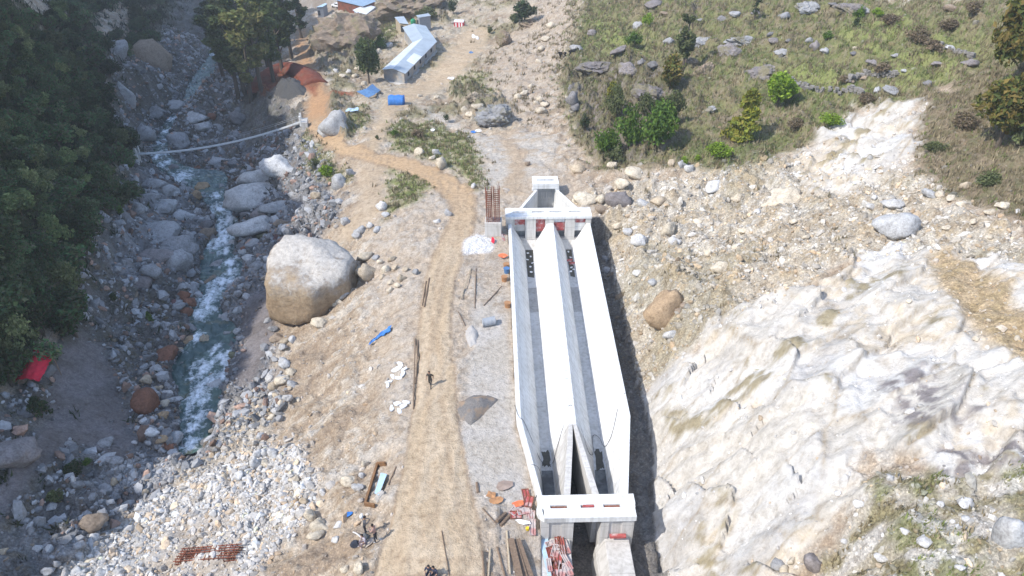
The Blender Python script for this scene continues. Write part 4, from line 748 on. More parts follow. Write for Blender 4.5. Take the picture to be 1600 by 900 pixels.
for (sz, cl, k), lst in grp.items():
    lst.sort(key=lambda t: t[0])
    for i, (dd, o) in enumerate(lst):
        o['label'] = f"{sz} {DESC[cl]} {'crag' if 'crag' in o.name else 'boulder'}, " + (f"the only such one near {k}" if len(lst) == 1 else f"{ORD[min(i, 9)]}closest of its kind to {k}")
        o['group'] = 'boulders around ' + k
# white-topped look of the giant boulder
m_, nt, b = mat('dusted giant boulder'); pos = N(nt, 'ShaderNodeTexCoord').outputs['Object']; sp = N(nt, 'ShaderNodeSeparateXYZ'); nt.links.new(pos, sp.inputs[0])
gp_ = N(nt, 'ShaderNodeNewGeometry').outputs['Position']; nz = noise_n(nt, gp_, .55, 6, .7)
hgt = math_n(nt, 'ADD', sp.outputs['Z'], math_n(nt, 'MULTIPLY', math_n(nt, 'SUBTRACT', nz, .5), 1.5))
o_ = ramp(nt, hgt, (.0, (.33, .24, .15)), (.2, (.385, .295, .195)), (.4, (.36, .305, .245)), (.56, (.52, .48, .425)))
o_ = mixrgb(nt, 'MULTIPLY', 1.0, o_, ramp(nt, noise_n(nt, gp_, 2.5, 6, .7), (.3, (.66, .64, .62)), (.6, (1.06, 1.06, 1.06))))
nt.links.new(o_, b.inputs['Base Color']); b.inputs['Roughness'].default_value = .95; bump(nt, b, noise_n(nt, gp_, 1.6, 7, .7), .9, .3)
gp = np.array([[-.10, -.30, .95], [.25, .1, 1], [-1, -.10, .10], [-.35, -1, .06], [.55, -1, -.12], [1, -.3, .35], [1, .6, .2], [0, 1, .2], [-.7, .8, .1], [0, -.5, -1], [-.8, -.75, -.3], [.3, -.8, .55], [-.8, .0, .75]]); gp /= np.linalg.norm(gp, axis=1)[:, None]
gd = np.array([.62, .80, .88, .84, .86, 1.05, 1.05, .98, 1.05, .8, .98, 1.02, 1.06]); nn_ = ICO4[0]; qd = gd[None]/np.maximum(nn_ @ gp.T, .05); rad = -np.log(np.exp(-48*np.minimum(qd, 3)).sum(1))/48
gco = nn_*rad[:, None]; nzz = fbm(gco[:, 0]*2.2+gco[:, 2]*1.7+9, gco[:, 1]*2.2-gco[:, 2]*1.3+4, 5, 77)
gco = gco*(1+.075*nzz+.02*fbm(gco[:, 0]*9+gco[:, 2]*7, gco[:, 1]*9-gco[:, 2]*5, 2, 78))[:, None]
big.rotation_euler = (0, .08, .12); big.scale.z *= .9; big.location.z -= .25
gm = mesh_np('giant_boulder', gco, ICO4[1], None, True); gm.materials.append(m_); big.data = gm
# loose stones (uncountable): one object
def in_view_pts(k, dens):
    # random ground points, weighted by zone density
    sub_ = dens[14:NY-8, 26:NA-24]*((GY[14:NY-8, 26:NA-24]+20)**.55); w_1 = np.clip(sub_, 0, None).ravel(); cs = np.cumsum(w_1)
    pk = np.minimum(np.searchsorted(cs, RNG.random(k)*cs[-1]), len(cs)-1); jj, ii = pk//sub_.shape[1]+14, pk % sub_.shape[1]+26
    fu, fv = RNG.random(len(jj)), RNG.random(len(jj))
    a = av[ii]+(av[ii+1]-av[ii])*fu; y = yv[jj]+(yv[jj+1]-yv[jj])*fv; x = a*(y+100)
    return x, y, hz(x, y), jj, ii
def scatter_stones(name, k, dens, lo, hi, base, label, pw=2.6, colfn=None):
    x, y, z, jj, ii = in_view_pts(k, dens); k = len(x)
    co, fc = base; nv = len(co)
    shp = np.stack([rock_shape(co, 900+i, 7, 34, .05) for i in range(6)])
    s = lo*(1-RNG.random(k)*(1-(lo/hi)**pw))**(-1/pw); s *= (.75+.25*np.clip(y/70, .6, 3))
    an = RNG.uniform(0, 6.283, k); ca_, sa_ = np.cos(an), np.sin(an); q4 = RNG.normal(size=(k, 4))*np.array([.55, .55, .55, 1.4]); q4 /= np.linalg.norm(q4, axis=1)[:, None]; qx, qy, qz, qw = q4.T
    RM = np.stack([np.stack([1-2*(qy*qy+qz*qz), 2*(qx*qy-qz*qw), 2*(qx*qz+qy*qw)], -1), np.stack([2*(qx*qy+qz*qw), 1-2*(qx*qx+qz*qz), 2*(qy*qz-qx*qw)], -1), np.stack([2*(qx*qz-qy*qw), 2*(qy*qz+qx*qw), 1-2*(qx*qx+qy*qy)], -1)], 1)
    P = shp[RNG.integers(0, 6, k)]*np.stack([s*RNG.uniform(.9, 1.35, k), s*RNG.uniform(.5, 1, k), s*RNG.uniform(.4, .8, k)], -1)[:, None, :]
    P = np.einsum('kij,kvj->kvi', RM, P)
    X = P[..., 0]*ca_[:, None]-P[..., 1]*sa_[:, None]; Y = P[..., 0]*sa_[:, None]+P[..., 1]*ca_[:, None]
    V = np.stack([X+x[:, None], Y+y[:, None], P[..., 2]+(z+s*.02)[:, None]], -1).reshape(-1, 3)
    F = (fc[None]+(np.arange(k)*nv)[:, None, None]).reshape(-1, 3)
    cc = colfn(jj, ii, k); me = mesh_np(name, V, F, None, False); attr_col(me, np.repeat(cc, nv, 0))
    return tag(link(me, name, M_STONE), label, 'stones', kind='stuff')
m_, nt, b = mat('loose stone'); a_ = N(nt, 'ShaderNodeAttribute', attribute_name='col'); pos = N(nt, 'ShaderNodeNewGeometry').outputs['Position']
nt.links.new(mixrgb(nt, 'MULTIPLY', 1.0, a_.outputs['Color'], ramp(nt, noise_n(nt, pos, 5, 4, .7), (.3, (.72,)*3), (.65, (1.12,)*3))), b.inputs['Base Color']); b.inputs['Roughness'].default_value = .95; b.inputs['Specular IOR Level'].default_value = .12
M_STONE = m_
me = mesh_np('small_boulders', SMALL[0], SMALL[1], None, True); attr_col(me, SMALL[2]); tag(link(me, 'small_boulders', M_STONE), 'many smaller boulders lying between the large ones', 'boulders', kind='stuff')
def stone_col(jj, ii, k):
    g = col[jj, ii]; lum = g.mean(1)[:, None]
    c_ = lerp(g, lum*np.array([1.0, .97, .92]), .5)*RNG.uniform(.85, 1.55, (k, 1))
    warm = (RNG.random((k, 1)) < .18)*np.array([[1.1, .92, .72]]); c_ = np.where(warm > 0, c_*warm, c_)
    return np.clip(c_, .05, .66)
no_build = ((GU > -20) & (GU < 42) & (GV > vl-.6) & (GV < vr+.3))
clear = (1-np.clip(np.maximum.reduce([Z['road'], Z['branch']*.9, Z['sand']*.95, Z['lower']*.85, Z['yard']*.8, Z['ltrack']*.85]), 0, 1))*(~no_build)*(GX > xm)*(edge > .1)*(1-Z['forest']*.93)
D = clear*(.55*(1-flat_plat*.7)*(1-.75*Z['upper'])+1.6*Z['rubble']*(1-.5*Z['rubblepit'])+.5*Z['scree']+.75*Z['bed']+.8*Z['crack']-.2*Z['hill']-.42*Z['rock']+.1*Z['slip']+.6*Z['chute']+.8*Z['lgravel'])
D = np.clip(D, 0.012, None)*clear
scatter_stones('loose_stones', 17000, D, .11, .55, ICO1, 'loose pale stones and rubble strewn over the slopes and river banks', 2.2, stone_col)
D2 = D+.35*Z['rock']*clear+.5*ditch*(GX > -999)*1.0+Z['chip']*9+.5*trench
scatter_stones('gravel_stones', 30000, D2, .06, .16, (lambda t: t)(ico(1)) if False else ICO1, 'small gravel stones scattered over the bare ground', 2.5, stone_col)
D3 = clear*(1.6*Z['rubble']*(1-.7*Z['rubblepit'])+.4*Z['bed']*(edge < 6)+.25*Z['scree'])
D4 = np.clip((1-Z['ltrack'])*(GX > xm)*(1-Z['forest'])*Z['bed']*(1-Z['rubble'])*(.35+sm(NA1, -.3, .5))*(edge > -.9)*(edge < 14), 0, None)
scatter_stones('river_cobbles', 13000, D4, .16, .95, ICO1, 'grey cobbles and stones packed along the river bed', 1.9, lambda jj, ii, k: np.clip(np.array([[.27, .268, .265]])*RNG.uniform(.5, 1.55, (k, 1))*np.where(RNG.random((k, 1)) < .14, np.array([[1.1, .75, .58]]), 1), .04, .5))
scatter_stones('rubble_stones', 11000, np.clip(D3, 0, None), .13, .6, ICO1, 'heaped broken white rubble along the lower river bank', 2.4, stone_col)
# ------------------------------------------------------------------ vegetation
def leaf_mat(name, transl=.25):
    m_, nt, b = mat(name); a = N(nt, 'ShaderNodeAttribute', attribute_name='col'); oi = N(nt, 'ShaderNodeObjectInfo')
    c = mixrgb(nt, 'MULTIPLY', 1.0, a.outputs['Color'], oi.outputs['Color'])
    nt.links.new(c, b.inputs['Base Color']); b.inputs['Roughness'].default_value = .75; b.inputs['Specular IOR Level'].default_value = .12
    t = N(nt, 'ShaderNodeBsdfTranslucent'); nt.links.new(c, t.inputs[0]); mx = N(nt, 'ShaderNodeMixShader'); mx.inputs[0].default_value = transl
    nt.links.new(b.outputs[0], mx.inputs[1]); nt.links.new(t.outputs[0], mx.inputs[2]); nt.links.new(mx.outputs[0], nt.nodes['Material Output'].inputs[0]); return m_
M_LEAF = leaf_mat('leaves'); M_GRASS = leaf_mat('grass blades', .15)
M_BARK = simple_mat('bark', (.12, .095, .07), .9, .35, 5)
M_BARKL = simple_mat('pale bark', (.24, .21, .175), .9, .3, 5)
def leaves(cent, rad, n_, size, r, colours, flat=.0):
    """n_ leaf clumps of two crossed faces, spread through ellipsoidal clumps"""
    cent = np.array(cent); rad = np.array(rad); vol = rad.prod(1)**(2/3); pick = r.choice(len(cent), n_, p=vol/vol.sum())
    dirs = r.normal(size=(n_, 3)); dirs /= np.linalg.norm(dirs, axis=1)[:, None]
    p = cent[pick]+dirs*rad[pick]*(r.random(n_)**.45)[:, None]
    nrm = r.normal(size=(n_, 3))*(1, 1, .8)+dirs*.7+np.array([0, 0, flat]); nrm /= np.linalg.norm(nrm, axis=1)[:, None]
    t = np.cross(nrm, r.normal(size=(n_, 3))); t /= np.linalg.norm(t, axis=1)[:, None]+1e-9; b = np.cross(nrm, t)
    s = size*r.uniform(.55, 1.35, n_)[:, None]; bend = nrm*s*.35
    V = np.stack([p-t*s-bend, p-b*s*.6, p+t*s-bend, p+b*s*.6], 1).reshape(-1, 3)
    Q = np.arange(n_*4).reshape(-1, 4)
    base = np.array(colours); tone = r.random(len(cent)); cc = base[r.integers(0, len(base), n_)]
    cc = cc*(.75+.5*tone[pick])[:, None]*r.uniform(.75, 1.3, n_)[:, None]
    return V, Q, np.repeat(cc, 4, 0)
def clumps(kind, h, w, r):
    c = []; rad = []
    if kind == 'round':
        for _ in range(16):
            d = r.normal(size=3); d /= np.linalg.norm(d); q = r.uniform(.25, .75)
            c.append((d[0]*w/2*q, d[1]*w/2*q, h*.58+d[2]*h*.40*q)); s = r.uniform(.18, .3); rad.append((w*s, w*s, h*s*.75))
    elif kind == 'cone':
        for _ in range(18):
            z = r.uniform(.10, .96)**1.1; q = (1-z)**.8*.75+.05; t = r.uniform(0, 6.283); k = r.uniform(.2, .9)*q
            c.append((math.cos(t)*w/2*k, math.sin(t)*w/2*k, h*z)); s = .10+.17*(1-z); rad.append((w*s*1.2, w*s*1.2, h*.09))
    elif kind == 'tall':
        for _ in range(20):
            z = r.uniform(.30, .98); q = math.sin((z-.2)/.85*3.0)*.9+.12; t = r.uniform(0, 6.283); k = r.uniform(.15, .85)*q
            c.append((math.cos(t)*w/2*k, math.sin(t)*w/2*k, h*z)); s = r.uniform(.13, .24); rad.append((w*s, w*s, h*.06))
    else:  # bush
        for _ in range(12):
            t = r.uniform(0, 6.283); k = r.uniform(0, .75); z = r.uniform(.25, .72)*(1.15-k*.7)
            c.append((math.cos(t)*w/2*k, math.sin(t)*w/2*k, h*z)); s = r.uniform(.16, .27); rad.append((w*s, w*s, h*s*.9))
    return c, rad
PAL = dict(dark=[(.045, .075, .032), (.06, .085, .035), (.07, .075, .04)], forest=[(.05, .10, .04), (.065, .115, .045), (.09, .105, .05), (.085, .08, .05)], green=[(.10, .17, .03), (.13, .20, .04), (.08, .14, .03)], bright=[(.20, .30, .03), (.24, .33, .045), (.16, .25, .03)],
           yellow=[(.23, .23, .035), (.18, .21, .04), (.28, .25, .05)], ochre=[(.16, .13, .035), (.12, .125, .03), (.20, .15, .045), (.09, .11, .03)], olive=[(.13, .15, .06), (.16, .17, .08), (.10, .12, .05)], brown=[(.20, .155, .10), (.25, .19, .13), (.16, .13, .07)], grey=[(.17, .15, .12), (.21, .185, .15)], grove=[(.09, .12, .045), (.12, .14, .055), (.075, .105, .04)], grovey=[(.20, .20, .07), (.16, .18, .06), (.23, .21, .08)])
VEG = {}
def veg_proto(kind, pal, leafn, seed, aspect, leaf=.045):
    """unit-height mesh pair (crown, trunk); width = aspect"""
    key = (kind, pal, leafn, seed, aspect, leaf)
    if key in VEG: return VEG[key]
    r = np.random.default_rng(seed); c, rad = clumps(kind, 1.0, aspect, r)
    V, Q, cc = leaves(c, rad, leafn, leaf, r, PAL[pal]); me = mesh_np('crown', V, None, Q, False); attr_col(me, cc); me.materials.append(M_LEAF)
    t = MB(); top = .9 if kind in ('tall', 'cone') else .6; rr = random.Random(seed)
    if kind == 'bush':
        for k in range(4): t.tube([(0, 0, -.05), (rr.uniform(-.12, .12)*aspect, rr.uniform(-.12, .12)*aspect, .3), (rr.uniform(-.3, .3)*aspect, rr.uniform(-.3, .3)*aspect, .62)], [.02, .015, .006], 5)
    else:
        x1, y1 = rr.uniform(-.03, .03), rr.uniform(-.03, .03); w0 = .022 if kind == 'tall' else .03
        t.tube([(0, 0, -.06), (x1*.5, y1*.5, .25), (x1, y1, .55), (x1*1.4, y1*1.4, top)], [w0, w0*.8, w0*.5, w0*.15], 6)
        for k in range(min(10, len(c))):
            z0 = max(.18, c[k][2]-.14); q = min(z0/.55, 1.4)
            t.tube([(x1*q, y1*q, z0), (c[k][0]*.5+x1*q*.5, c[k][1]*.5+y1*q*.5, (z0+c[k][2])/2+.01), c[k]], [w0*.45, w0*.3, w0*.1], 4)
    tm = bpy.data.meshes.new('trunk'); tm.from_pydata(t.v, [], t.f); tm.update(); tm.materials.append(M_BARK)
    VEG[key] = (me, tm); return VEG[key]
def plant(name, px, py, hpx, wpx, kind, pal, label, cat, group=None, leafn=900, seed=1, tint=1.0, trunk='trunk', leaf=None):
    p = at(px, py); s = m_per_px(p); H = hpx*s/math.cos(math.atan2(CAMZ-p[2], math.hypot(p[0], p[1])))*.92; Wd = wpx*s
    asp = {'round': .8, 'cone': .6, 'tall': .3, 'bush': 1.3}[kind]
    leaf = leaf or {'round': .05, 'cone': .04, 'tall': .024, 'bush': .07}[kind]
    cm, tm = veg_proto(kind, pal, leafn, seed, asp, leaf)
    root = thing(name, (p[0], p[1], float(hz(p[0], p[1]))-.05*H*.3), label, cat, group)
    root.scale = (Wd/asp, Wd/asp, H); root.rotation_euler = (0, 0, (px*7.3+py*3.1) % 6.283)
    cr_ = bpy.data.objects.new('crown' if kind != 'bush' else 'foliage', cm); C.objects.link(cr_); cr_.parent = root; cr_.color = (tint, tint, tint, 1)
    tr_ = bpy.data.objects.new(trunk if kind != 'bush' else 'stem', tm); C.objects.link(tr_); tr_.parent = root
    return root
plant('broadleaf_tree', 1588, 150, 205, 130, 'round', 'ochre', 'tall ochre green tree rising out of the top right corner', 'tree', leafn=3600, seed=3, leaf=.034)
plant('broadleaf_tree', 1557, 232, 130, 100, 'round', 'ochre', 'lower ochre green tree under the tall one at the right edge', 'tree', leafn=2600, seed=4, leaf=.04)
plant('broadleaf_tree', 1600, 232, 60, 44, 'bush', 'olive', 'olive bush on the scrub slope at the right edge of the frame', 'bush', leafn=700, seed=5)
plant('broadleaf_tree', 1161, 222, 88, 62, 'cone', 'yellow', 'yellow green conical tree on the slope below the terraces', 'tree', leafn=2200, seed=6, leaf=.045)
plant('broadleaf_tree', 1213, 168, 62, 54, 'round', 'bright', 'bright lime green round tree beside the terrace wall', 'tree', leafn=1800, seed=7)
plant('broadleaf_tree', 1066, 112, 92, 32, 'tall', 'olive', 'tall slim olive green tree among the hillside rocks', 'tree', leafn=1600, seed=8, leaf=.03)
plant('broadleaf_tree', 1046, 140, 62, 44, 'round', 'ochre', 'brownish green tree at the foot of the tall slim tree', 'tree', leafn=1300, seed=9)
for a in [(1025, 226, 92, 92, 'green', 'largest bright green bush in the thicket below the cliff'), (982, 230, 74, 56, 'green', 'mid green bush left of the largest one in the thicket'), (963, 186, 62, 44, 'olive', 'olive bush on the cliff edge above the thicket'), (950, 240, 54, 54, 'green', 'lowest green bush of the thicket beside the slip'), (956, 160, 40, 26, 'yellow', 'yellowish bush high on the dark cliff'), (1050, 185, 60, 50, 'olive', 'olive bush under the brownish green tree'), (1005, 178, 44, 46, 'olive', 'small olive bush between the cliff rocks and the thicket'),
          (988, 74, 28, 32, 'green', 'dark green bush in the middle of the upper hillside rocks'), (1013, 40, 22, 26, 'bright', 'green bush beside a purple grey rock near the top'), (1120, 246, 30, 54, 'bright', 'low bright green bush at the lower edge of the hillside'), (1300, 196, 26, 50, 'bright', 'low green bush at the top of the pale rock scar'), (913, 204, 30, 16, 'dark', 'narrow dark green bush beside the cliff foot'), (962, 250, 24, 36, 'olive', 'olive bush above the scree behind the inlet'), (1068, 256, 14, 16, 'bright', 'tiny bright bush on the scree edge'), (1090, 252, 14, 14, 'bright', 'second tiny bright bush on the scree edge'),
          (1342, 30, 24, 22, 'green', 'green bush beside a grey rock near the top edge'), (1368, 26, 16, 22, 'bright', 'bright green bush near the top edge'), (1336, 44, 18, 16, 'dark', 'dark bush on the upper terrace'), (1293, 62, 16, 18, 'green', 'small green bush on the open terrace'), (1432, 68, 30, 46, 'brown', 'largest dry brown bush on the terrace edge'), (1480, 48, 26, 44, 'brown', 'dry brown bush right of the largest brown one'), (1456, 80, 20, 40, 'brown', 'dry brown bush along the stone terrace wall'), (1390, 40, 24, 44, 'brown', 'dry brown bush on the upper terrace path'), (1520, 24, 30, 40, 'brown', 'dry brown bush beside the tall ochre tree'), (1375, 115, 24, 40, 'brown', 'dry brown bush on the lower terrace'), (1320, 130, 16, 34, 'brown', 'dry brown scrub at the lower terrace wall'), (1240, 200, 22, 44, 'brown', 'dry scrub under the terrace wall'), (1350, 160, 20, 44, 'brown', 'dry scrub above the pale scar'), (1500, 200, 34, 60, 'brown', 'rusty scrub on the slope below the right edge tree'), (1460, 240, 24, 50, 'olive', 'olive scrub beside the ochre chute'), (1540, 290, 30, 60, 'olive', 'olive scrub on the right slope'),
          (510, 276, 24, 32, 'bright', 'bright green bush on the bank below the road bend'), (492, 262, 20, 20, 'olive', 'olive bush on the bank under the road'), (595, 62, 18, 20, 'olive', 'olive bush behind the round tree'), (594, 76, 24, 20, 'green', 'green bush beside the metal roofed building'), (577, 50, 14, 14, 'green', 'dark bush on the slope above the road'), (617, 213, 14, 14, 'green', 'small green shrub on the grass island'), (590, 218, 10, 10, 'olive', 'tiny olive shrub at the edge of the branch track'), (655, 215, 18, 34, 'brown', 'dry brown shrub on the grass island'), (805, 36, 20, 26, 'olive', 'olive shrub beside the dark leaning tree'), (668, 30, 22, 40, 'olive', 'olive shrub beside the grey shed'), (765, 52, 14, 14, 'olive', 'olive shrub at the end of the yard'), (545, 42, 24, 40, 'brown', 'dry brown brush on top of the dark outcrop'), (620, 18, 24, 44, 'brown', 'dry brown brush on the big top outcrop'), (66, 652, 40, 40, 'dark', 'dark green bush under the red tarpaulin'), (45, 560, 50, 50, 'dark', 'dark green bush above the red tarpaulin'), (120, 745, 30, 44, 'dark', 'dark green bush beside the shaded track'), (90, 785, 26, 36, 'olive', 'olive bush on the near left bank'), (180, 470, 18, 18, 'dark', 'dark green bush on the left bank boulders'), (236, 505, 24, 12, 'green', 'green bush among the boulders of the river bend'), (190, 335, 20, 20, 'green', 'green tuft on the left bank below the footbridge'), (205, 262, 16, 20, 'green', 'green bush beside the footbridge anchor'), (138, 725, 12, 16, 'green', 'bright tuft on the near left bank')]:
    plant('bush', a[0], a[1], a[2], a[3], 'bush', a[4], a[5], 'bush', leafn=1300 if a[3] > 40 else 600, seed=20+int(a[0]) % 5, leaf=.05 if a[3] > 40 else .07)
plant('broadleaf_tree', 577, 130, 72, 40, 'round', 'grove', 'dark green round crowned tree beside the metal roofed building', 'tree', leafn=1500, seed=12)
plant('bush', 697, 191, 14, 13, 'round', 'dark', 'small round dark shrub on the grey track', 'bush', leafn=500, seed=13)
plant('broadleaf_tree', 709, 22, 26, 18, 'round', 'dark', 'small dark tree above the red and white container', 'tree', leafn=600, seed=14)
plant('broadleaf_tree', 820, 42, 44, 40, 'round', 'dark', 'dark leaning tree shading a brown rock near the top', 'tree', leafn=1300, seed=15)
plant('broadleaf_tree', 1081, 44, 46, 20, 'tall', 'grey', 'nearly bare slender tree left of the top hillside rocks', 'tree', leafn=260, seed=16, leaf=.02)
plant('broadleaf_tree', 1178, 32, 42, 18, 'tall', 'dark', 'slender dark tree at the top edge of the hillside', 'tree', leafn=500, seed=17, leaf=.025)
for i, (x, y, h, w, pl, lab) in enumerate([(372, 152, 130, 42, 'grove', 'foremost slender tree of the grove above the stony bank'), (392, 160, 140, 44, 'grovey', 'yellowish slender tree at the front of the grove'), (383, 146, 150, 40, 'grove', 'green tree between the two front trees of the grove'), (408, 140, 150, 46, 'grovey', 'yellowish tall tree in the middle of the grove'), (428, 128, 140, 44, 'grove', 'green tree of the grove above the red earth cut'), (442, 112, 130, 40, 'grove', 'green tree right of the red earth cut in the grove'), (456, 92, 110, 34, 'dark', 'dark tree of the grove beside the dirt road'), (350, 122, 112, 42, 'grove', 'leftmost front tree of the grove beside the river'), (362, 100, 120, 40, 'grovey', 'yellowish tree of the grove beside the river'), (342, 92, 96, 36, 'dark', 'dark tree of the grove overhanging the river'), (418, 102, 126, 40, 'grove', 'green tree deep in the grove'), (434, 88, 110, 38, 'dark', 'dark tree deep in the grove'), (472, 60, 62, 24, 'dark', 'dark tree right of the dirt road at the top'), (330, 62, 60, 32, 'dark', 'small dark tree at the river by the top edge'), (400, 88, 110, 36, 'dark', 'dark tree at the back of the grove'), (384, 78, 96, 38, 'grove', 'green tree at the back of the grove'), (452, 58, 70, 28, 'dark', 'dark tree behind the grove at the top edge'), (366, 60, 80, 34, 'dark', 'dark tree behind the grove near the river')]):
    plant('slender_tree', x, y, h, w*1.15, 'tall', pl, lab, 'tree', 'trees of the riverside grove', leafn=1500, seed=30+i % 5, leaf=.026)
# shaded forest on the left slope: every crown a tree
r_ = random.Random(5); spots = []
fz_ = lambda x, y: float(look(Z['forest'], av, yv, x, y))
tries = 0
while len(spots) < 270 and tries < 9000:
    tries += 1; px = r_.uniform(-40, 262); py = r_.uniform(2, 640)
    p = base_at(px, py)
    if fz_(p[0], p[1]) < .6: continue
    w = r_.uniform(26, 52)*(0.62+py/700)
    if any(math.hypot(px-a, py-b) < (w+c)*.22 for a, b, c in spots): continue
    spots.append((px, py, w))
for i, (px, py, w) in enumerate(sorted(spots, key=lambda t: t[1])):
    zone_ = ('along the top edge of the slope' if py < 90 else 'above the footbridge' if py < 230 else 'on the middle of the dark slope' if py < 400 else 'low on the slope above the red tarpaulin')
    pl = r_.choice(['forest', 'forest', 'dark', 'forest', 'forest', 'dark', 'grove', 'olive']); col_ = {'forest': 'dull green', 'dark': 'deep green', 'grove': 'lighter green', 'olive': 'olive'}[pl]
    kd = r_.choice(['bush', 'bush', 'round']); nm = 'forest_tree' if kd == 'round' else 'forest_shrub'
    plant(nm, px, py+w*.35, w*r_.uniform(.9, 1.3), w*1.25, kd, pl, f"{col_} shaded {'tree' if kd == 'round' else 'shrub'} in the forest {zone_}", 'tree' if kd == 'round' else 'shrub', 'forest crowns ' + zone_, leafn=1500, seed=40+i % 4, tint=r_.uniform(.55, 1.9), leaf=.05)
# ground cover: grass, dry brush, undergrowth (uncountable)
def tufts(name, k, dens, size, blades, cols, label, spread=.5):
    x, y, z, jj, ii = in_view_pts(k, dens); k = len(x); nb = k*blades
    s = np.repeat(size*RNG.uniform(.5, 1.5, k)*(.7+.3*np.clip(y/70, .5, 3)), blades)
    X = np.repeat(x, blades)+RNG.normal(0, .28, nb)*s; Y = np.repeat(y, blades)+RNG.normal(0, .28, nb)*s; Zz = hz(X, Y)-.03
    t = RNG.uniform(0, 6.283, nb); lean = RNG.uniform(.1, .9, nb)*s*spread; w = s*RNG.uniform(.06, .16, nb); a2 = RNG.uniform(0, 6.283, nb); hgt_ = s*RNG.uniform(.4, 1, nb)
    V = np.stack([np.stack([X-np.cos(t)*w, Y-np.sin(t)*w, Zz], 1), np.stack([X+np.cos(t)*w, Y+np.sin(t)*w, Zz], 1), np.stack([X+np.cos(a2)*lean, Y+np.sin(a2)*lean, Zz+hgt_], 1)], 1).reshape(-1, 3)
    cc = np.array(cols)[np.repeat(RNG.integers(0, len(cols), k), blades)]*RNG.uniform(.75, 1.3, (nb, 1))
    me = mesh_np(name, V, np.arange(nb*3).reshape(-1, 3)); attr_col(me, np.repeat(cc, 3, 0))
    return tag(link(me, name, M_GRASS), label, name.replace('_', ' '), kind='stuff')
nb_ = clear*(1-Z['rock'])*(1-Z['scar'])
tufts('grass', 15000, nb_*(Z['hill']*(.6+.8*sm(NA4+NA3*.7, -.1, .5)+Z['brightg'])+Z['grass_patch']*1.6+.4*Z['scrub']+Z['crack']*sm(NA1, 0, .5)), .42, 7, [(.19, .22, .075), (.22, .22, .10), (.165, .20, .065), (.24, .21, .12)], 'short green grass over the hillside terraces and banks')
tufts('dry_grass', 10000, nb_*(.5*Z['upper']*sm(noise(GX*.07, GY*.07, 320)+NA1*.5, .0, .5)+Z['cliff']*.8+.35*Z['slip']*sm(NA4, 0, .5)+Z['hill']*(.4+sm(NA1+NA2*.5, -.1, .5))+1.4*Z['scrub']+.8*Z['crack']*sm(NA4, -.1, .4)+.10*Z['scree']*sm(NA4, .1, .5)+.5*Z['outcrop']+.5*Z['grass_patch']), .55, 9, [(.27, .22, .135), (.22, .185, .11), (.30, .25, .16), (.20, .165, .10)], 'dry brown grass and brush on the slopes')
tufts('undergrowth', 12000, Z['forest']*(GX > xm-6)+.12*lb*clear*sm(NA4, 0, .4)*(GY < 120), .8, 8, [(.045, .06, .028), (.06, .065, .035), (.07, .06, .04), (.035, .05, .025)], 'dark low undergrowth covering the shaded slope', .9)
# ------------------------------------------------------------------ camp buildings
def tin_mat(name, c, rough=.42):
    m_, nt, b = mat(name); pos = N(nt, 'ShaderNodeTexCoord').outputs['Object']
    o = mixrgb(nt, 'MULTIPLY', 1.0, c, ramp(nt, noise_n(nt, pos, .5, 4, .6), (.35, (.86, .86, .87)), (.6, (1.05, 1.05, 1.05))))
    nt.links.new(o, b.inputs['Base Color']); b.inputs['Roughness'].default_value = rough; b.inputs['Metallic'].default_value = .25; b.inputs['Specular IOR Level'].default_value = .4; return m_
M_TIN = tin_mat('grey sheet roofing', (.44, .48, .50)); M_TINL = tin_mat('pale sheet roofing', (.62, .64, .65)); M_TINW = tin_mat('new white sheet', (.80, .80, .79)); M_WALLG = simple_mat('grey sheet wall', (.33, .34, .345), .6, .3, 1.5, second=(.42, .36, .29), s2=.5); M_BLUEROOF = tin_mat('blue grey roof', (.30, .40, .50)); M_BLOCKW = simple_mat('grey block wall', (.30, .305, .315), .85, .2, 3)
PADZ = float(hz(*at(640, 135)[:2]))
def roofpt(px, py, z): return on_plane(px, py, z)
EH, RHt = 2.25, 3.0
p0 = at(618, 128); z0 = p0[2]; SLOPE = 0.0
def Zb(p, h): return p
eFL, eFR = roofpt(596.7, 109, z0+EH), roofpt(633.3, 115.6, z0+EH); eBL, eBR = roofpt(644.3, 66.7, z0+EH), roofpt(682.7, 65.3, z0+EH); eNL, eNR = roofpt(628.7, 43, z0+EH), roofpt(665.3, 40.7, z0+EH)
rF, rB, rN = roofpt(614, 107.5, z0+RHt), roofpt(661, 59.5, z0+RHt), roofpt(646.7, 37.0, z0+RHt)
house = thing('camp_building', tuple((eFL+eBR)/2*[1, 1, 0]+[0, 0, z0]), 'long bent camp building with grey sheet metal roof and one white roof panel', 'building')
HO = house.location[:]
def plate(mb, pts, th):
    pts = [Vector(p) for p in pts]; n_ = (pts[1]-pts[0]).cross(pts[2]-pts[0]).normalized(); n_ = n_ if n_.z > 0 else -n_
    k = len(pts); mb.add([p+n_*th for p in pts]+pts, [tuple(range(k)), tuple(range(2*k-1, k-1, -1))]+[(i, k+i, k+(i+1) % k, (i+1) % k) for i in range(k)]); return mb
def ribs(mb, a0, a1, b0, b1, n_, th=.03, w=.05):
    a0, a1, b0, b1 = map(Vector, (a0, a1, b0, b1))
    for i in range(n_+1):
        t = i/n_; mb.bar(a0.lerp(a1, t)+Vector((0, 0, .05)), b0.lerp(b1, t)+Vector((0, 0, .05)), w, th)
rf = MB(); plate(rf, (eFL, eBL, rB, rF), .05); ribs(rf, eFL, eBL, rF, rB, 24); rf.build('roof_slope', M_TINL, house, HO)
rf = MB(); plate(rf, (rF, rB, eBR, eFR), .05); ribs(rf, rF, rB, eFR, eBR, 24); r1o = rf.build('roof_slope', M_TIN, house, HO)
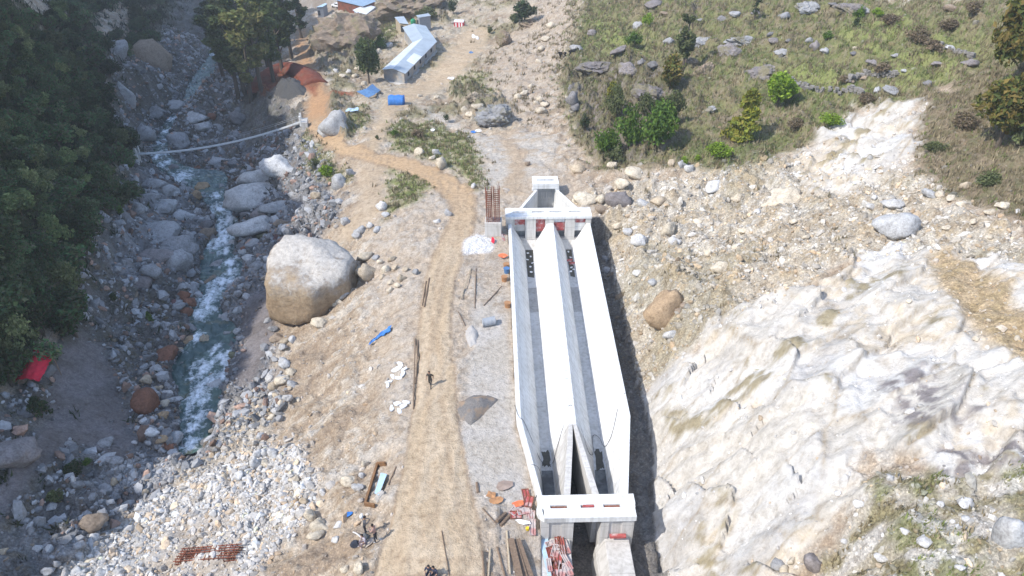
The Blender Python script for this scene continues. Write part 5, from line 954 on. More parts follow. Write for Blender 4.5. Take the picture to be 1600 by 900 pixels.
rf = MB(); plate(rf, (eBL, eNL, rN, rB), .05); ribs(rf, eBL, eNL, rB, rN, 14); rf.build('roof_slope', M_TIN, house, HO)
rf = MB(); plate(rf, (rB, rN, eNR, eBR), .05); ribs(rf, rB, rN, eBR, eNR, 14); rf.build('roof_slope', M_TIN, house, HO)
def L3(a, b, t): return np.asarray(a)*(1-t)+np.asarray(b)*t
wp_ = MB(); q0, q1 = L3(rF, eFR, .33), L3(rB, eBR, .33); q2, q3 = eFR, eBR
plate(wp_, [L3(q0, q1, .28)+[0, 0, .06], L3(q0, q1, .52)+[0, 0, .06], L3(q2, q3, .50)+[0, 0, .06], L3(q2, q3, .26)+[0, 0, .06]], .04); wp_.build('roof_sheet', M_TINW, house, HO)
inn = .35
cL = [L3(a, b, .06) for a, b in ((eFL, eFR), (eBL, eBR), (eNL, eNR))]; cR = [L3(a, b, .94) for a, b in ((eFL, eFR), (eBL, eBR), (eNL, eNR))]
foot = cL+cR[::-1]
wl = MB(); wl.prism([tuple(p[:2]) for p in foot], z0-.5, z0+EH-.03); w_o = wl.build('wall', M_WALLG, house, HO)
gb = MB(); f0, f1, ft = cL[0], cR[0], np.array([*(L3(cL[0], cR[0], .47)[:2]), z0+RHt-.12]); dy = np.array([0, .5, 0])
gb.add([[*f0[:2], z0+EH-.03], [*f1[:2], z0+EH-.03], ft, np.array([*f0[:2], z0+EH-.03])+dy, np.array([*f1[:2], z0+EH-.03])+dy, ft+dy], [(0, 1, 2), (5, 4, 3), (0, 2, 5, 3), (1, 4, 5, 2), (0, 3, 4, 1)]); gb.build('gable', M_WALLG, house, HO)
pl = MB(); pl.prism([tuple(L3(sum(foot)/6, p, 1.05)[:2]) for p in foot], z0-1.2, z0+.15); pl.build('plinth', M_CONC2, house, HO)
win = MB(); a_, b_ = np.array([*cR[0][:2], 0]), np.array([*cR[1][:2], 0]); dr_ = (b_-a_)/np.linalg.norm(b_-a_); nr_ = np.array([dr_[1], -dr_[0], 0])
for t in (.12, .3, .48, .66, .84):
    c_ = L3(a_, b_, t)+nr_*.02; wq_ = MB(); wq_.hexa([tuple(c_+dr_*s*.5+nr_*k+[0, 0, z]) for z in (z0+.95, z0+1.75) for s, k in ((-1, -.02), (1, -.02), (1, .03), (-1, .03))]); wq_.build('window', M_DARK, w_o, HO)
def shed(name, eave, h, lo, label, m_roof, m_wall, cat='shed', th=.08, door=None):
    """mono-pitch shed: four roof corners from the photo (px,py) at heights, walls under them"""
    pts = [roofpt(x, y, z) for x, y, z in eave]; base = lo
    o = thing(name, tuple(sum(pts)/4*[1, 1, 0]+[0, 0, base]), label, cat); org = o.location[:]
    cc = sum(pts)/4; r_ = MB(); plate(r_, pts, th); ribs(r_, pts[0], pts[1], pts[3], pts[2], 8); r_.build('roof', m_roof, o, org)
    f = [cc+(p-cc)*.9 for p in pts]; w = MB(); w.prism([tuple(p[:2]) for p in f], base-.8, [p[2]-.06 for p in f]); wo = w.build('wall', m_wall, o, org)
    a, b = sorted(f, key=lambda p: p[1])[:2]; a, b = (a, b) if a[0] < b[0] else (b, a); d = (b-a)*[1, 1, 0]; d /= np.linalg.norm(d); nn = np.array([d[1], -d[0], 0]); c_ = (a+b)/2*[1, 1, 0]+nn*.02-d*.25*np.linalg.norm(b-a)
    q = MB(); q.hexa([tuple(c_+d*s*.42+nn*k+[0, 0, z]) for z in (base+.1, base+1.75) for s, k in ((-1, -.02), (1, -.02), (1, .03), (-1, .03))]); q.build('door', door or M_DARK, wo, org)
    return o
zs = PADZ-1.6
shed('tin_shed', [(616.5, 27, zs+2.2), (631, 26, zs+2.2), (638.5, 38, zs+2.1), (624.5, 36.5, zs+2.1)], 2, zs-.2, 'small open sided shed with light roof behind the bent camp building', M_TIN, M_PALEWOOD)
shed('block_shed', [(650, 24.5, zs+2.6), (669, 21, zs+2.6), (673.5, 24.8, zs+2.4), (654.5, 28, zs+2.4)], 2, zs-.2, 'grey block shed with flat sheet roof beside the green water tank', M_TIN, M_BLOCKW)
tk = at(645, 38); tz_ = tk[2]; tp = on_plane(645.5, 35, tz_+.6); wt = thing('water_tank', (tp[0], tp[1], tz_), 'round green water tank between the camp building and the grey shed', 'water tank')
M_TANK = simple_mat('green tank plastic', (.03, .26, .12), .45, .15)
t = MB(); t.tube([(tp[0], tp[1], tz_+z) for z in (-.6, 1.2, 1.45, 1.55)], [.68, .68, .45, .22], 18); [t.tube([(tp[0], tp[1], tz_+z), (tp[0], tp[1], tz_+z+.08)], .71, 18) for z in (.2, .6, 1.0)]; t.build('tank_body', M_TANK, wt, wt.location[:], True)
t = MB(); t.tube([(tp[0], tp[1], tz_+1.55), (tp[0], tp[1], tz_+1.66)], .24, 14); t.build('lid', M_TANK, wt, wt.location[:])
# red and white tent-like container
cp = at(718, 42); ct = thing('container_hut', tuple(cp), 'red hut with white rounded roof standing on the camp yard', 'hut'); s_ = m_per_px(cp)
a = 14.5*s_; M_HUTR = simple_mat('red hut wall', (.55, .05, .06), .6, .2); t = MB(); t.box((cp[0], cp[1], cp[2]+.7), (a, a*.75, 1.5), -.15); w_h = t.build('wall', M_HUTR, ct, cp)
t = MB(); secs = []
for k in (-1, 1):
    sec = []
    for j in range(7):
        th = math.pi*j/6; x = k*a*.52; y = -math.cos(th)*a*.40; z = 1.46+math.sin(th)*.38; c_, s2 = math.cos(-.15), math.sin(-.15); sec.append((cp[0]+x*c_-y*s2, cp[1]+x*s2+y*c_, cp[2]+z))
    secs.append(sec)
t.loft(secs); t.build('roof', M_WHITE, ct, cp)
for k in (-.3, .05, .33):
    t = MB(); c_, s2 = math.cos(-.15), math.sin(-.15); x, y = k*a, -a*.38; t.box((cp[0]+x*c_-y*s2, cp[1]+x*s2+y*c_, cp[2]+.75), (a*.14, .04, 1.1), -.15); t.build('door_panel', M_WHITE, w_h, cp)
# blue tarpaulin shelters
def drape(name, pts, m_, th=.03, parent=None, org=(0, 0, 0), sag=.15, nrow=8, wob=.08, seed=0):
    """cloth over four corners + ridge: pts grid rows of 3-D points -> smooth sheet"""
    G = np.array(pts, float); R_, K_ = G.shape[:2]; u = np.linspace(0, R_-1, nrow*(R_-1)+1); v = np.linspace(0, K_-1, nrow*(K_-1)+1); rr = np.random.default_rng(seed)
    def ev(a, b):
        i = min(int(a), R_-2); j = min(int(b), K_-2); x, y = a-i, b-j; return (G[i, j]*(1-x)+G[i+1, j]*x)*(1-y)+(G[i, j+1]*(1-x)+G[i+1, j+1]*x)*y - np.array([0, 0, sag*math.sin(math.pi*x)*math.sin(math.pi*y)])
    P = np.array([[ev(a, b) for b in v] for a in u]); P[..., 2] += wob*rr.normal(size=P.shape[:2])*.6; P[..., :2] += wob*.3*rr.normal(size=P.shape[:2]+(2,)); n0, n1 = P.shape[:2]
    mb = MB(); top = P.reshape(-1, 3); k = n0*n1; mb.add([tuple(p) for p in top]+[tuple(p-[0, 0, th]) for p in top], [(i*n1+j, i*n1+j+1, (i+1)*n1+j+1, (i+1)*n1+j) for i in range(n0-1) for j in range(n1-1)]+[(k+(i+1)*n1+j, k+(i+1)*n1+j+1, k+i*n1+j+1, k+i*n1+j) for i in range(n0-1) for j in range(n1-1)])
    return mb.build(name, m_, parent, org, True)
def tarp_tent(px, py, corners, ridge, h0, h1, m_, label, poles=True, seed=1):
    p = at(px, py); z = p[2]; o = thing('tarp_shelter', tuple(p), label, 'shelter'); org = o.location[:]
    L_ = [on_plane(x, y, z+h0) for x, y in corners]; Rg = [on_plane(x, y, z+h1) for x, y in ridge]
    drape('tarpaulin', [[L_[0], Rg[0], L_[1]], [L_[3], Rg[1], L_[2]]], m_, .03, o, org, .06, 5, .06, seed)
    for q in L_+Rg:
        t = MB(); t.tube([(q[0], q[1], float(hz(q[0], q[1]))-.2), (q[0], q[1], q[2]-.05)], .06, 6); t.build('pole', M_WOOD, o, org)
    return o
tarp_tent(576, 148, [(557, 143), (582, 131), (594, 141), (575, 153)], [(572, 138.5), (586, 147)], 1.3, 1.9, M_BLUE2, 'faded blue tarpaulin shelter beside the round crowned tree')
sh = at(620, 163); o = thing('tarp_shelter', tuple(sh), 'bright blue tarpaulin covered stack in front of the metal roofed building', 'shelter'); s_ = m_per_px(sh)
t = MB(); secs = []
for k in np.linspace(-1, 1, 9):
    sec = []
    for j in range(11):
        th = math.pi*j/10; sec.append((sh[0]+k*12*s_, sh[1]-math.cos(th)*9*s_*(1+.06*math.sin(k*9)), sh[2]-.1+abs(math.sin(th))**.55*1.75*(1+.05*math.sin(k*7+j))))
    secs.append(sec)
t.loft(secs); t.build('tarpaulin', M_BLUE, o, sh, True)
t = MB(); t.box((sh[0], sh[1], sh[2]+.5), (21*s_, 14*s_, 1.1)); t.build('stacked_goods', M_WOOD, o, sh)
# far huts, car
zf_ = float(at(520, 20)[2])
shed('far_hut', [(494, 11.5, zf_+2.6), (508.5, 5, zf_+2.8), (511.5, 6.5, zf_+2.8), (504, 11, zf_+2.6)], 2, zf_-.3, 'tiny far hut with pale blue roof left of the white car', M_PALEBLUE, M_BLOCKW)
shed('far_shed', [(523, 0, zf_+4.0), (560, -9, zf_+4.4), (588, 2, zf_+4.4), (567, 10.5, zf_+3.6)], 2, zf_-.3, 'big far shed with blue grey roof at the top edge', M_BLUEROOF, M_RUST, 'building')
shed('far_shed', [(551, 16, zf_+3.0), (572, 6.5, zf_+3.4), (587, 11, zf_+3.2), (567, 27, zf_+2.8)], 2, zf_-.6, 'far shed with bright white roof behind the dark outcrop', M_TINW, M_BLOCKW, 'building')
cp = at(526.5, 12); car = thing('off_road_car', tuple(cp), 'white off road car parked beside the far blue roofed shed', 'car'); car.rotation_euler = (0, 0, .9)
t = MB(); t.box((0, 0, .75), (1.75, 4.2, .6)); t.build('body', M_WHITE, car, bev=.1); t = MB(); t.loft([[(-.8, -1.7, 1.05), (.8, -1.7, 1.05), (.8, .75, 1.05), (-.8, .75, 1.05)], [(-.7, -1.5, 1.75), (.7, -1.5, 1.75), (.7, .35, 1.75), (-.7, .35, 1.75)]]); cab = t.build('cabin', M_WHITE, car)
M_GLASS = simple_mat('car glass', (.03, .035, .04), .15, .1, spec=.5)
for s in (-1, 1): t = MB(); t.box((s*.765, -.55, 1.4), (.06, 1.7, .42), 0, 0, s*-.14); t.build('window', M_GLASS, cab)
t = MB(); t.box((0, .57, 1.42), (1.35, .06, .55), 0, .52); t.build('windscreen', M_GLASS, cab)
for x in (-.85, .85):
    for y in (-1.3, 1.3): t = MB(); t.tube([(x-.12, y, .36), (x+.12, y, .36)], .36, 14); t.build('wheel', M_DARK, car)
# ------------------------------------------------------------------ footbridge
A_ = on_plane(215, 240, at(212, 246)[2]+1.0); B_ = on_plane(470, 190, at(474, 196)[2]+.8)
fb = thing('footbridge', tuple((A_+B_)/2), 'narrow pale suspended footbridge sagging across the gorge', 'footbridge'); FO = fb.location[:]
mid = on_plane(345, 225.5, A_[2]*.4+B_[2]*.6-2.2)
def brp(t): return A_*(1-t)**2+2*t*(1-t)*(2*mid-.5*A_-.5*B_)+B_*t*t
bp = [brp(t) for t in np.linspace(0, 1, 41)]
dvv = (B_-A_)*[1, 1, 0]; dvv /= np.linalg.norm(dvv); side = np.array([-dvv[1], dvv[0], 0])
M_DECK = simple_mat('pale footbridge planks', (.42, .42, .40), .7, .2); M_STEELG = simple_mat('galvanised cable', (.35, .36, .37), .5, .1)
t = MB(); t.loft([[tuple(p-side*.4), tuple(p+side*.4), tuple(p+side*.4-[0, 0, .1]), tuple(p-side*.4-[0, 0, .1])] for p in bp]); t.build('deck', M_DECK, fb, FO)
for s in (-1, 1):
    t = MB(); t.tube([tuple(p+side*.42*s+[0, 0, .95]) for i, p in enumerate(bp)], .022, 5); hr = t.build('handrail_cable', M_STEELG, fb, FO)
    for p in bp[2:-1:4]: t = MB(); t.tube([tuple(p+side*.42*s+[0, 0, .9]), tuple(p+side*.4*s-[0, 0, .05])], .02, 4); t.build('hanger', M_STEELG, hr, FO)
for P_, d_ in ((A_, -1), (B_, 1)):
    t = MB(); c_ = P_+dvv*d_*.6; t.box((c_[0], c_[1], c_[2]-.9), (1.0, 2.2, 2.2), math.atan2(dvv[1], dvv[0])); t.build('anchor_block', M_CONC2, fb, FO)
    for s in (-1, 1): t = MB(); q = P_+side*.75*s; t.bar((q[0], q[1], q[2]-.5), (q[0], q[1], q[2]+1.2), .3); t.build('post', M_CONC, fb, FO)
# ------------------------------------------------------------------ rebar column on its plinth, cages
p = at(770, 372); z = p[2]; c_ = on_plane(770.5, 348, z+1.75); pl_ = thing('column_base', (c_[0], c_[1], z), 'grey concrete plinth with tall rusty rebar standing on it by the gate frame', 'column base'); PO = pl_.location[:]
s_ = m_per_px(c_); w = 26*s_
t = MB(); t.box((c_[0], c_[1]+w*.35, z+.6), (w, w*.8, 2.3), -.03); t.build('plinth', M_CONC2, pl_, PO, bev=.03)
t = MB()
for i in range(8):
    for j in range(5):
        if 0 < i < 7 and 0 < j < 4 and i not in (3, 4): continue
        x = c_[0]+(-.42+.84*i/7)*w*.95; y = c_[1]+w*.35+(-.36+.72*j/4)*w*.8; r_q = random.Random(i*9+j)
        t.bar((x, y, z+1.7), (x+r_q.uniform(-.1, .1), y+r_q.uniform(-.1, .1), z+5.7+r_q.uniform(-.5, .4)), .05)
reb = t.build('rebar', M_RUST, pl_, PO); t = MB()
for k in range(15):
    zz = z+1.9+k*.24
    for a0, a1, xx in ((-.42, -.06, 0), (.06, .42, 0)):
        x0, x1 = c_[0]+a0*w*.95, c_[0]+a1*w*.95; y0, y1 = c_[1]+w*.06, c_[1]+w*.64
        t.bar((x0, y0, zz), (x1, y0, zz), .035); t.bar((x1, y0, zz), (x1, y1, zz), .035); t.bar((x1, y1, zz), (x0, y1, zz), .035); t.bar((x0, y1, zz), (x0, y0, zz), .035)
t.build('stirrup', M_RUST, pl_, PO)
for k, (x0, y0, x1, y1, lab) in enumerate(((276, 880, 369, 873, 'nearer rusty rebar cage lying on the rubble pit'), (284, 868, 374, 861, 'farther rusty rebar cage lying on the rubble pit'))):
    a, b = at(x0, y0), at(x1, y1); d = (b-a)/np.linalg.norm(b-a); sd_ = np.cross(d, [0, 0, 1]); sd_ /= np.linalg.norm(sd_); o = thing('rebar_cage', tuple((a+b)/2), lab, 'rebar cage', 'rebar cages'); t = MB(); up = np.array([0, 0, 1.])
    for s in (-.22, 0, .22):
        for h in (.12, .5): t.bar(a+sd_*s+up*h, b+sd_*s+up*h+d*.2, .06)
    t.build('long_bars', M_RUST, o, o.location[:]); t = MB(); L_ = np.linalg.norm(b-a)
    for q in np.arange(.2, L_, .42):
        c_ = a+d*q; P4 = [c_+sd_*.26+up*.08, c_+sd_*.26+up*.55, c_-sd_*.26+up*.55, c_-sd_*.26+up*.08]; [t.bar(P4[i], P4[(i+1) % 4], .045) for i in range(4)]
    t.build('stirrup', M_RUST, o, o.location[:])
# ------------------------------------------------------------------ site clutter
def pile(name, px, py, wpx, hpx, hgt_, m_, label, cat, seed=1, group=None, pts=None):
    """heap whose outline on the ground is given"""
    P = np.array([at(*q)[:2] for q in pts]); c_ = P.mean(0); k = 40; n_ = len(P); ring = []
    for i in range(k):
        f = i/k*n_; a = P[int(f) % n_]; b = P[(int(f)+1) % n_]; ring.append(a+(b-a)*(f-int(f)))
    ring = np.array(ring); co = []; lv = [(1.0, -.05), (.93, .08), (.85, .22), (.72, .45), (.58, .68), (.42, .86), (.28, .96), (.12, 1.0)]
    for s, h in lv:
        q = c_+(ring-c_)*s; nz_ = fbm(q[:, 0]*1.1, q[:, 1]*1.1, 4, seed)*.30*hgt_; base_ = hz(q[:, 0], q[:, 1]); co += [(x, y, z_+h*hgt_+(n2 if h > 0 else 0)) for (x, y), z_, n2 in zip(q, base_, nz_)]
    co.append((c_[0], c_[1], float(hz(*c_))+hgt_)); t = MB(); m = len(lv)
    t.add(co, [(i*k+j, i*k+(j+1) % k, (i+1)*k+(j+1) % k, (i+1)*k+j) for i in range(m-1) for j in range(k)]+[((m-1)*k+j, (m-1)*k+(j+1) % k, m*k) for j in range(k)])
    o = t.build(name, m_, None, (c_[0], c_[1], float(hz(*c_))), True); return tag(o, label, cat, group)
M_GRAV = simple_mat('dark gravel', (.20, .185, .17), .95, .5, 14, bmp=.1, second=(.30, .22, .15), s2=.8); M_SAND = simple_mat('grey sand', (.40, .375, .345), .95, .15, 5, bmp=.04); M_DGR = simple_mat('shade-painted crushed stone', (.085, .083, .08), .95, .5, 8, bmp=.12)  # crushed stone darkened so its colour carries the shade of the trees
pile('gravel_pile', 745, 640, 64, 48, .5, M_GRAV, 'dark brown gravel heap on the pale sand beside the road', 'gravel pile', pts=[(714, 640), (716, 626), (740, 617), (762, 616), (780, 624), (764, 640), (748, 656), (735, 666), (722, 658)])
pile('sand_pile', 740, 525, 30, 30, .35, M_GRAV if False else M_SAND, 'small darker patch of tipped sand near the grey drum', 'sand pile', 3, pts=[(727, 515), (738, 508), (748, 520), (744, 538), (734, 543), (727, 530)])
pile('gravel_pile', 452, 140, 50, 30, 1.2, M_DGR, 'dark grey crushed stone heap inside the red earth cut', 'gravel pile', 4, pts=[(428, 148), (432, 132), (450, 124), (470, 128), (480, 140), (476, 150), (455, 156), (438, 155)])
bank = chaikin(np.array([at(*q) for q in [(409, 142), (414, 124), (428, 113), (446, 109), (464, 110), (480, 117), (490, 130)]]), 2); t = MB(); secs = []
for i, p in enumerate(bank):
    d = bank[min(i+1, len(bank)-1)]-bank[max(i-1, 0)]; d[2] = 0; d /= np.linalg.norm(d); s_ = np.array([d[1], -d[0], 0]); e_ = math.sin(math.pi*(i+.6)/len(bank))**.5; sec = []
    for q, h in ((-2.6, -.4), (-1.7, .5), (-.8, 1.1), (-.1, 1.4), (.7, 1.2), (1.5, .6), (2.3, -.4)): n2 = float(noise(np.array([i*.7+q]), np.array([q*.9]), 5)[0])*.35; sec.append(tuple(p+s_*(q+n2)*1.25+[0, 0, (h*e_*1.3 if h > 0 else h)+n2*.4]))
    secs.append(sec)
t.loft(secs); M_RED = simple_mat('red earth', (.19, .055, .032), .95, .4, 1.2, bmp=.15, second=(.15, .07, .045), s2=.6); tag(t.build('earth_bank', M_RED, None, tuple(bank[len(bank)//2]), True), 'curved bank of red earth around the dark stone heap beside the road', 'earth bank')  # red earth tone lowered, tree shade painted into it
# drum and grey sack
p = at(764, 508); s_ = m_per_px(p); o = thing('drum', tuple(p), 'grey drum lying in a wet patch beside the basin', 'drum'); t = MB(); t.tube([(p[0]-9*s_, p[1]-.15, p[2]+.38), (p[0]+9*s_, p[1]+.25, p[2]+.38)], .40, 16); t.build('drum_body', simple_mat('grey steel drum', (.33, .35, .37), .45, .2), o, p, False)
t = MB(); [t.tube([(p[0]+k*9*s_-.04, p[1]+.05+k*.2, p[2]+.38), (p[0]+k*9*s_+.04, p[1]+.05+k*.2, p[2]+.38)], .43, 16) for k in (-.96, -.3, .3, .96)]; t.build('hoop', M_STEELG, o, p)
# roadside pipes / timber
def pole(px0, py0, px1, py1, r, m_, name, label, cat, lift=.06, lift2=None, group=None):
    a, b = at(px0, py0), at(px1, py1); k = max(4, int(np.linalg.norm(b-a)/1.2)); pts = []
    for t_ in np.linspace(0, 1, k): q = a+(b-a)*t_; pts.append((q[0], q[1], max(q[2], float(hz(q[0], q[1])))+lerp(lift, lift if lift2 is None else lift2, t_)))
    c_ = (a+b)/2; t = MB(); t.tube(pts, r, 6); o = t.build(name, m_, None, tuple(c_)); return tag(o, label, cat, group)
for a in [(649, 530, 646, 640, .055, M_WOOD, 'timber_pole', 'long brown timber pole along the road edge', 'pole'), (653, 532, 650, 600, .05, M_WOOD, 'timber_pole', 'shorter brown timber pole beside the long one at the road edge', 'pole'), (671, 435, 663, 480, .08, M_WOOD, 'timber_pole', 'dark timber pole at the bend of the road edge', 'pole'), (666, 440, 660, 478, .06, M_WOOD, 'timber_pole', 'thin dark timber pole leaning by the road bend', 'pole'), (744, 420, 742, 482, .05, M_WOOD, 'timber_pole', 'thin pole lying straight between the road and the basin', 'pole'), (784, 448, 756, 478, .05, M_WOOD, 'rebar_rod', 'thin dark rod lying diagonally beside the basin', 'rod'), (716, 488, 727, 510, .04, M_WOOD, 'rebar_rod', 'thin rod beside the grey drum', 'rod'), (690, 830, 702, 900, .03, M_WOOD, 'rebar_rod', 'thin rod lying on the road near the bottom edge', 'rod'), (754, 862, 757, 905, .06, M_WOOD, 'timber_pole', 'leftmost timber pole of the stack near the bottom edge', 'pole'), (766, 858, 763, 905, .06, M_PALEWOOD, 'timber_pole', 'pale pole beside the leftmost pole at the bottom edge', 'pole'), (777, 856, 790, 905, .07, M_WOOD, 'timber_pole', 'slanting brown pole of the stack near the bottom edge', 'pole'), (792, 830, 797, 898, .07, M_PALEWOOD, 'timber_pole', 'long pale bamboo pole beside the brown planks', 'pole'),
          (754, 795, 776, 820, .04, M_WOOD, 'rebar_rod', 'thin rod beside the rusty sheets', 'rod'), (776, 816, 790, 803, .14, M_WOOD, 'log', 'short grey brown log beside the scrap heap', 'log'), (782, 822, 797, 806, .14, M_WOOD, 'log', 'second short log under the scrap heap', 'log'), (745, 755, 747, 770, .10, M_WOOD, 'timber_post', 'short dark post on the sand edge', 'post'), (607, 758, 619, 730, .05, M_WOOD, 'timber_pole', 'short dark pole on the bank beside the road', 'pole'), (736, 420, 720, 468, .05, M_PALEWOOD, 'timber_pole', 'pale pole on the earth mound beside the road', 'pole')]:
    pole(*a)
# planks by the culvert
for k, (x0, y0, x1, y1) in enumerate(((803, 848, 820, 905), (808, 846, 829, 905), (798, 846, 812, 905))):
    a, b = at(x0, y0), at(x1, y1); t = MB(); t.bar(a+[0, 0, .2+.05*k], b+[0, 0, .15+.05*k], .42, .09); tag(t.build('plank', M_WOOD, None, tuple((a+b)/2)), ['middle', 'right hand', 'left hand'][k] + ' dark plank of the three beside the culvert', 'plank', 'planks beside the culvert')
# corten channel frame and blue sheet on the rubble
def seg_frame(px, label):
    P = [at(*q) for q in px]; c_ = sum(P)/len(P); t = MB()
    for a, b in zip(P[:-1], P[1:]): t.bar(a+[0, 0, .18], b+[0, 0, .18], .16, .34)
    return tag(t.build('steel_channel', simple_mat('weathered channel steel', (.23, .125, .06), .85, .3), None, tuple(c_)), label, 'steel channel')
seg_frame([(603, 727), (590, 728), (571, 790), (586, 793)], 'rusty brown steel channel frame lying on the rubble bank')
def sheet(px, h, m_, name, label, cat, group=None, th=.05, rib=True, zz=None):
    P = [at(*q) if zz is None else on_plane(*q, zz) for q in px]; c_ = sum(P)/4; P = [p+np.array([0, 0, h]) for p in P]; t = MB(); plate(t, P, th)
    if rib: ribs(t, P[0], P[1], P[3], P[2], 6, .02, .04)
    return tag(t.build(name, m_, None, tuple(c_)), label, cat, group)
sheet([(586, 775), (592, 778), (605, 745), (596, 743)], .25, M_PALEBLUE, 'metal_sheet', 'pale blue metal sheet propped on the rubble beside the road', 'metal sheet')
sheet([(842, 842), (855, 840), (869, 903), (857, 904)], .03, M_PALEBLUE, 'metal_sheet', 'pale blue corrugated sheet lying on the left culvert', 'metal sheet', zz=-1.27)
# red formwork panels
rs = random.Random(3)
M_PINK = simple_mat('concrete crusted formwork', (.50, .43, .40), .8, .35, 3, second=(.42, .20, .18), s2=1.2)
def formwork(px, py, sx, sy, rz, m_, z, label, group, tilt=0):
    p = at(px, py) if z is None else on_plane(px, py, z); o = thing('formwork_panel', (p[0], p[1], p[2]+.08), label, 'formwork panel', group); o.rotation_euler = (tilt, tilt*.6, rz)
    t = MB(); t.box((0, 0, 0), (sx, sy, .04)); t.build('face_sheet', m_, o); t = MB()
    for x in (-.47, 0, .47): t.box((x*sx, 0, .05), (.05, sy, .06))
    for y in (-.46, .46): t.box((0, y*sy, .05), (sx*.9, .05, .055))
    t.build('rib', M_PINK if m_ is not M_REDP else M_RUST, o)
FWL = [(862, 850, .9, .4, .4), (871, 846, .35, 1.3, .05), (868, 862, .5, 1.0, -.3), (878, 852, .35, 1.6, .1), (862, 872, .45, 1.6, .2), (872, 876, .5, 1.4, -.1), (880, 868, .3, 1.5, .35), (885, 878, .3, 1.4, .4), (866, 890, .5, 1.2, .1), (878, 893, .5, 1.1, -.2), (888, 892, .4, .9, .3), (858, 884, .3, 1.0, .1), (884, 856, .35, 1.1, .25)]
for k, (x, y, a, b, r) in enumerate(FWL): formwork(x, y, a, b, r, M_REDP if k in (3, 4, 5, 8, 1) else M_PINK, -1.28+.03*(k % 4), ('red' if k in (3, 4, 5, 8, 1) else 'concrete crusted pinkish') + ' formwork panel dumped on top of the left culvert', 'formwork panels on the left culvert')
for k, (x, y, a, b, r) in enumerate([(822, 775, .5, 1.0, .2), (826, 785, .6, .9, -.2), (818, 800, .9, .5, .3), (806, 806, .8, .6, .1), (826, 800, .4, 1.2, .1), (830, 812, .4, 1.3, -.1), (812, 790, .9, .4, .6), (832, 825, .4, 1.2, .0), (803, 800, .7, .5, 1.0)]): formwork(x, y, a, b, r, M_REDP if k in (0, 1, 3) else M_PINK, None, ('red' if k in (0, 1, 3) else 'pinkish') + ' formwork panel on the scrap heap left of the outlet deck', 'formwork panels on the scrap heap', .15)
for k, (x, y, r) in enumerate([(775, 360, .6), (779, 366, .9), (781, 372, .3)]): formwork(x+4, y, .25, 1.3, r, M_PINK, None, 'narrow pinkish formwork strip leaning beside the rebar plinth', 'formwork strips by the plinth', .2)
scrap('orange_sheet', tuple(at(810, 789)+[0, 0, .12]), .9, .5, .2, M_ORANGE, 'bright orange plastic sheet on the scrap heap by the outlet deck', 'plastic sheet', .2)
scrap('orange_sheet', tuple(at(785, 404)+[0, 0, .3]), 1.1, .7, .1, M_ORANGE, 'bright orange sheet beside the basin near the gate frame', 'plastic sheet', .3)
scrap('red_sheet', tuple(at(770, 379)+[0, 0, .3]), .4, 1.0, .1, M_REDT, 'small red sheet in front of the rebar plinth', 'plastic sheet', .5)
M_TAN = simple_mat('rusty tan steel plate', (.40, .21, .10), .8, .4, 2)
for k, (x, y, a, b, r, lab) in enumerate([(776, 783, 1.1, .7, .2, 'largest rusty orange plate beside the scrap heap'), (788, 760, 1.4, .9, .5, 'grey rusty plate at the upper end of the scrap heap'), (768, 775, .8, .6, .0, 'small rusty plate on the sand edge')]): scrap('steel_plate', tuple(at(x, y)+[0, 0, .1]), a, b, r, M_TAN if k != 1 else simple_mat('grey rusty plate', (.33, .25, .20), .8, .4, 1.5), lab, 'steel plate', .15)
scrap('plastic_bag', tuple(at(817, 818)+[0, 0, .12]), 1.2, .4, -.2, M_WHITE, 'long white plastic bag beside the scrap heap', 'bag'); scrap('yellow_can', tuple(at(824, 829)+[0, 0, .1]), .25, .25, 0, simple_mat('yellow plastic', (.75, .52, .03), .5, .1), 'tiny yellow can beside the scrap heap', 'can', th=.2)
# drums and tubs along the left wall
for k, (x, y, c_, lab) in enumerate([(791, 419, M_TAN, 'upper brown tub beside the left basin wall'), (791.5, 426, M_BLUE2, 'blue tub beside the left basin wall'), (788, 439, M_TAN, 'middle brown tub beside the left basin wall'), (793, 480, M_TAN, 'lower rusty tub beside the left basin wall')]):
    p = at(x, y); o = thing('tub', tuple(p), lab, 'tub', 'tubs along the left basin wall'); t = MB(); t.tube([(0, 0, -.05), (0, 0, .5)], [.24, .3], 12); t.build('tub_body', c_, o); t = MB(); t.tube([(0, 0, .5), (0, 0, .56)], .33, 12); t.build('rim', c_, o)
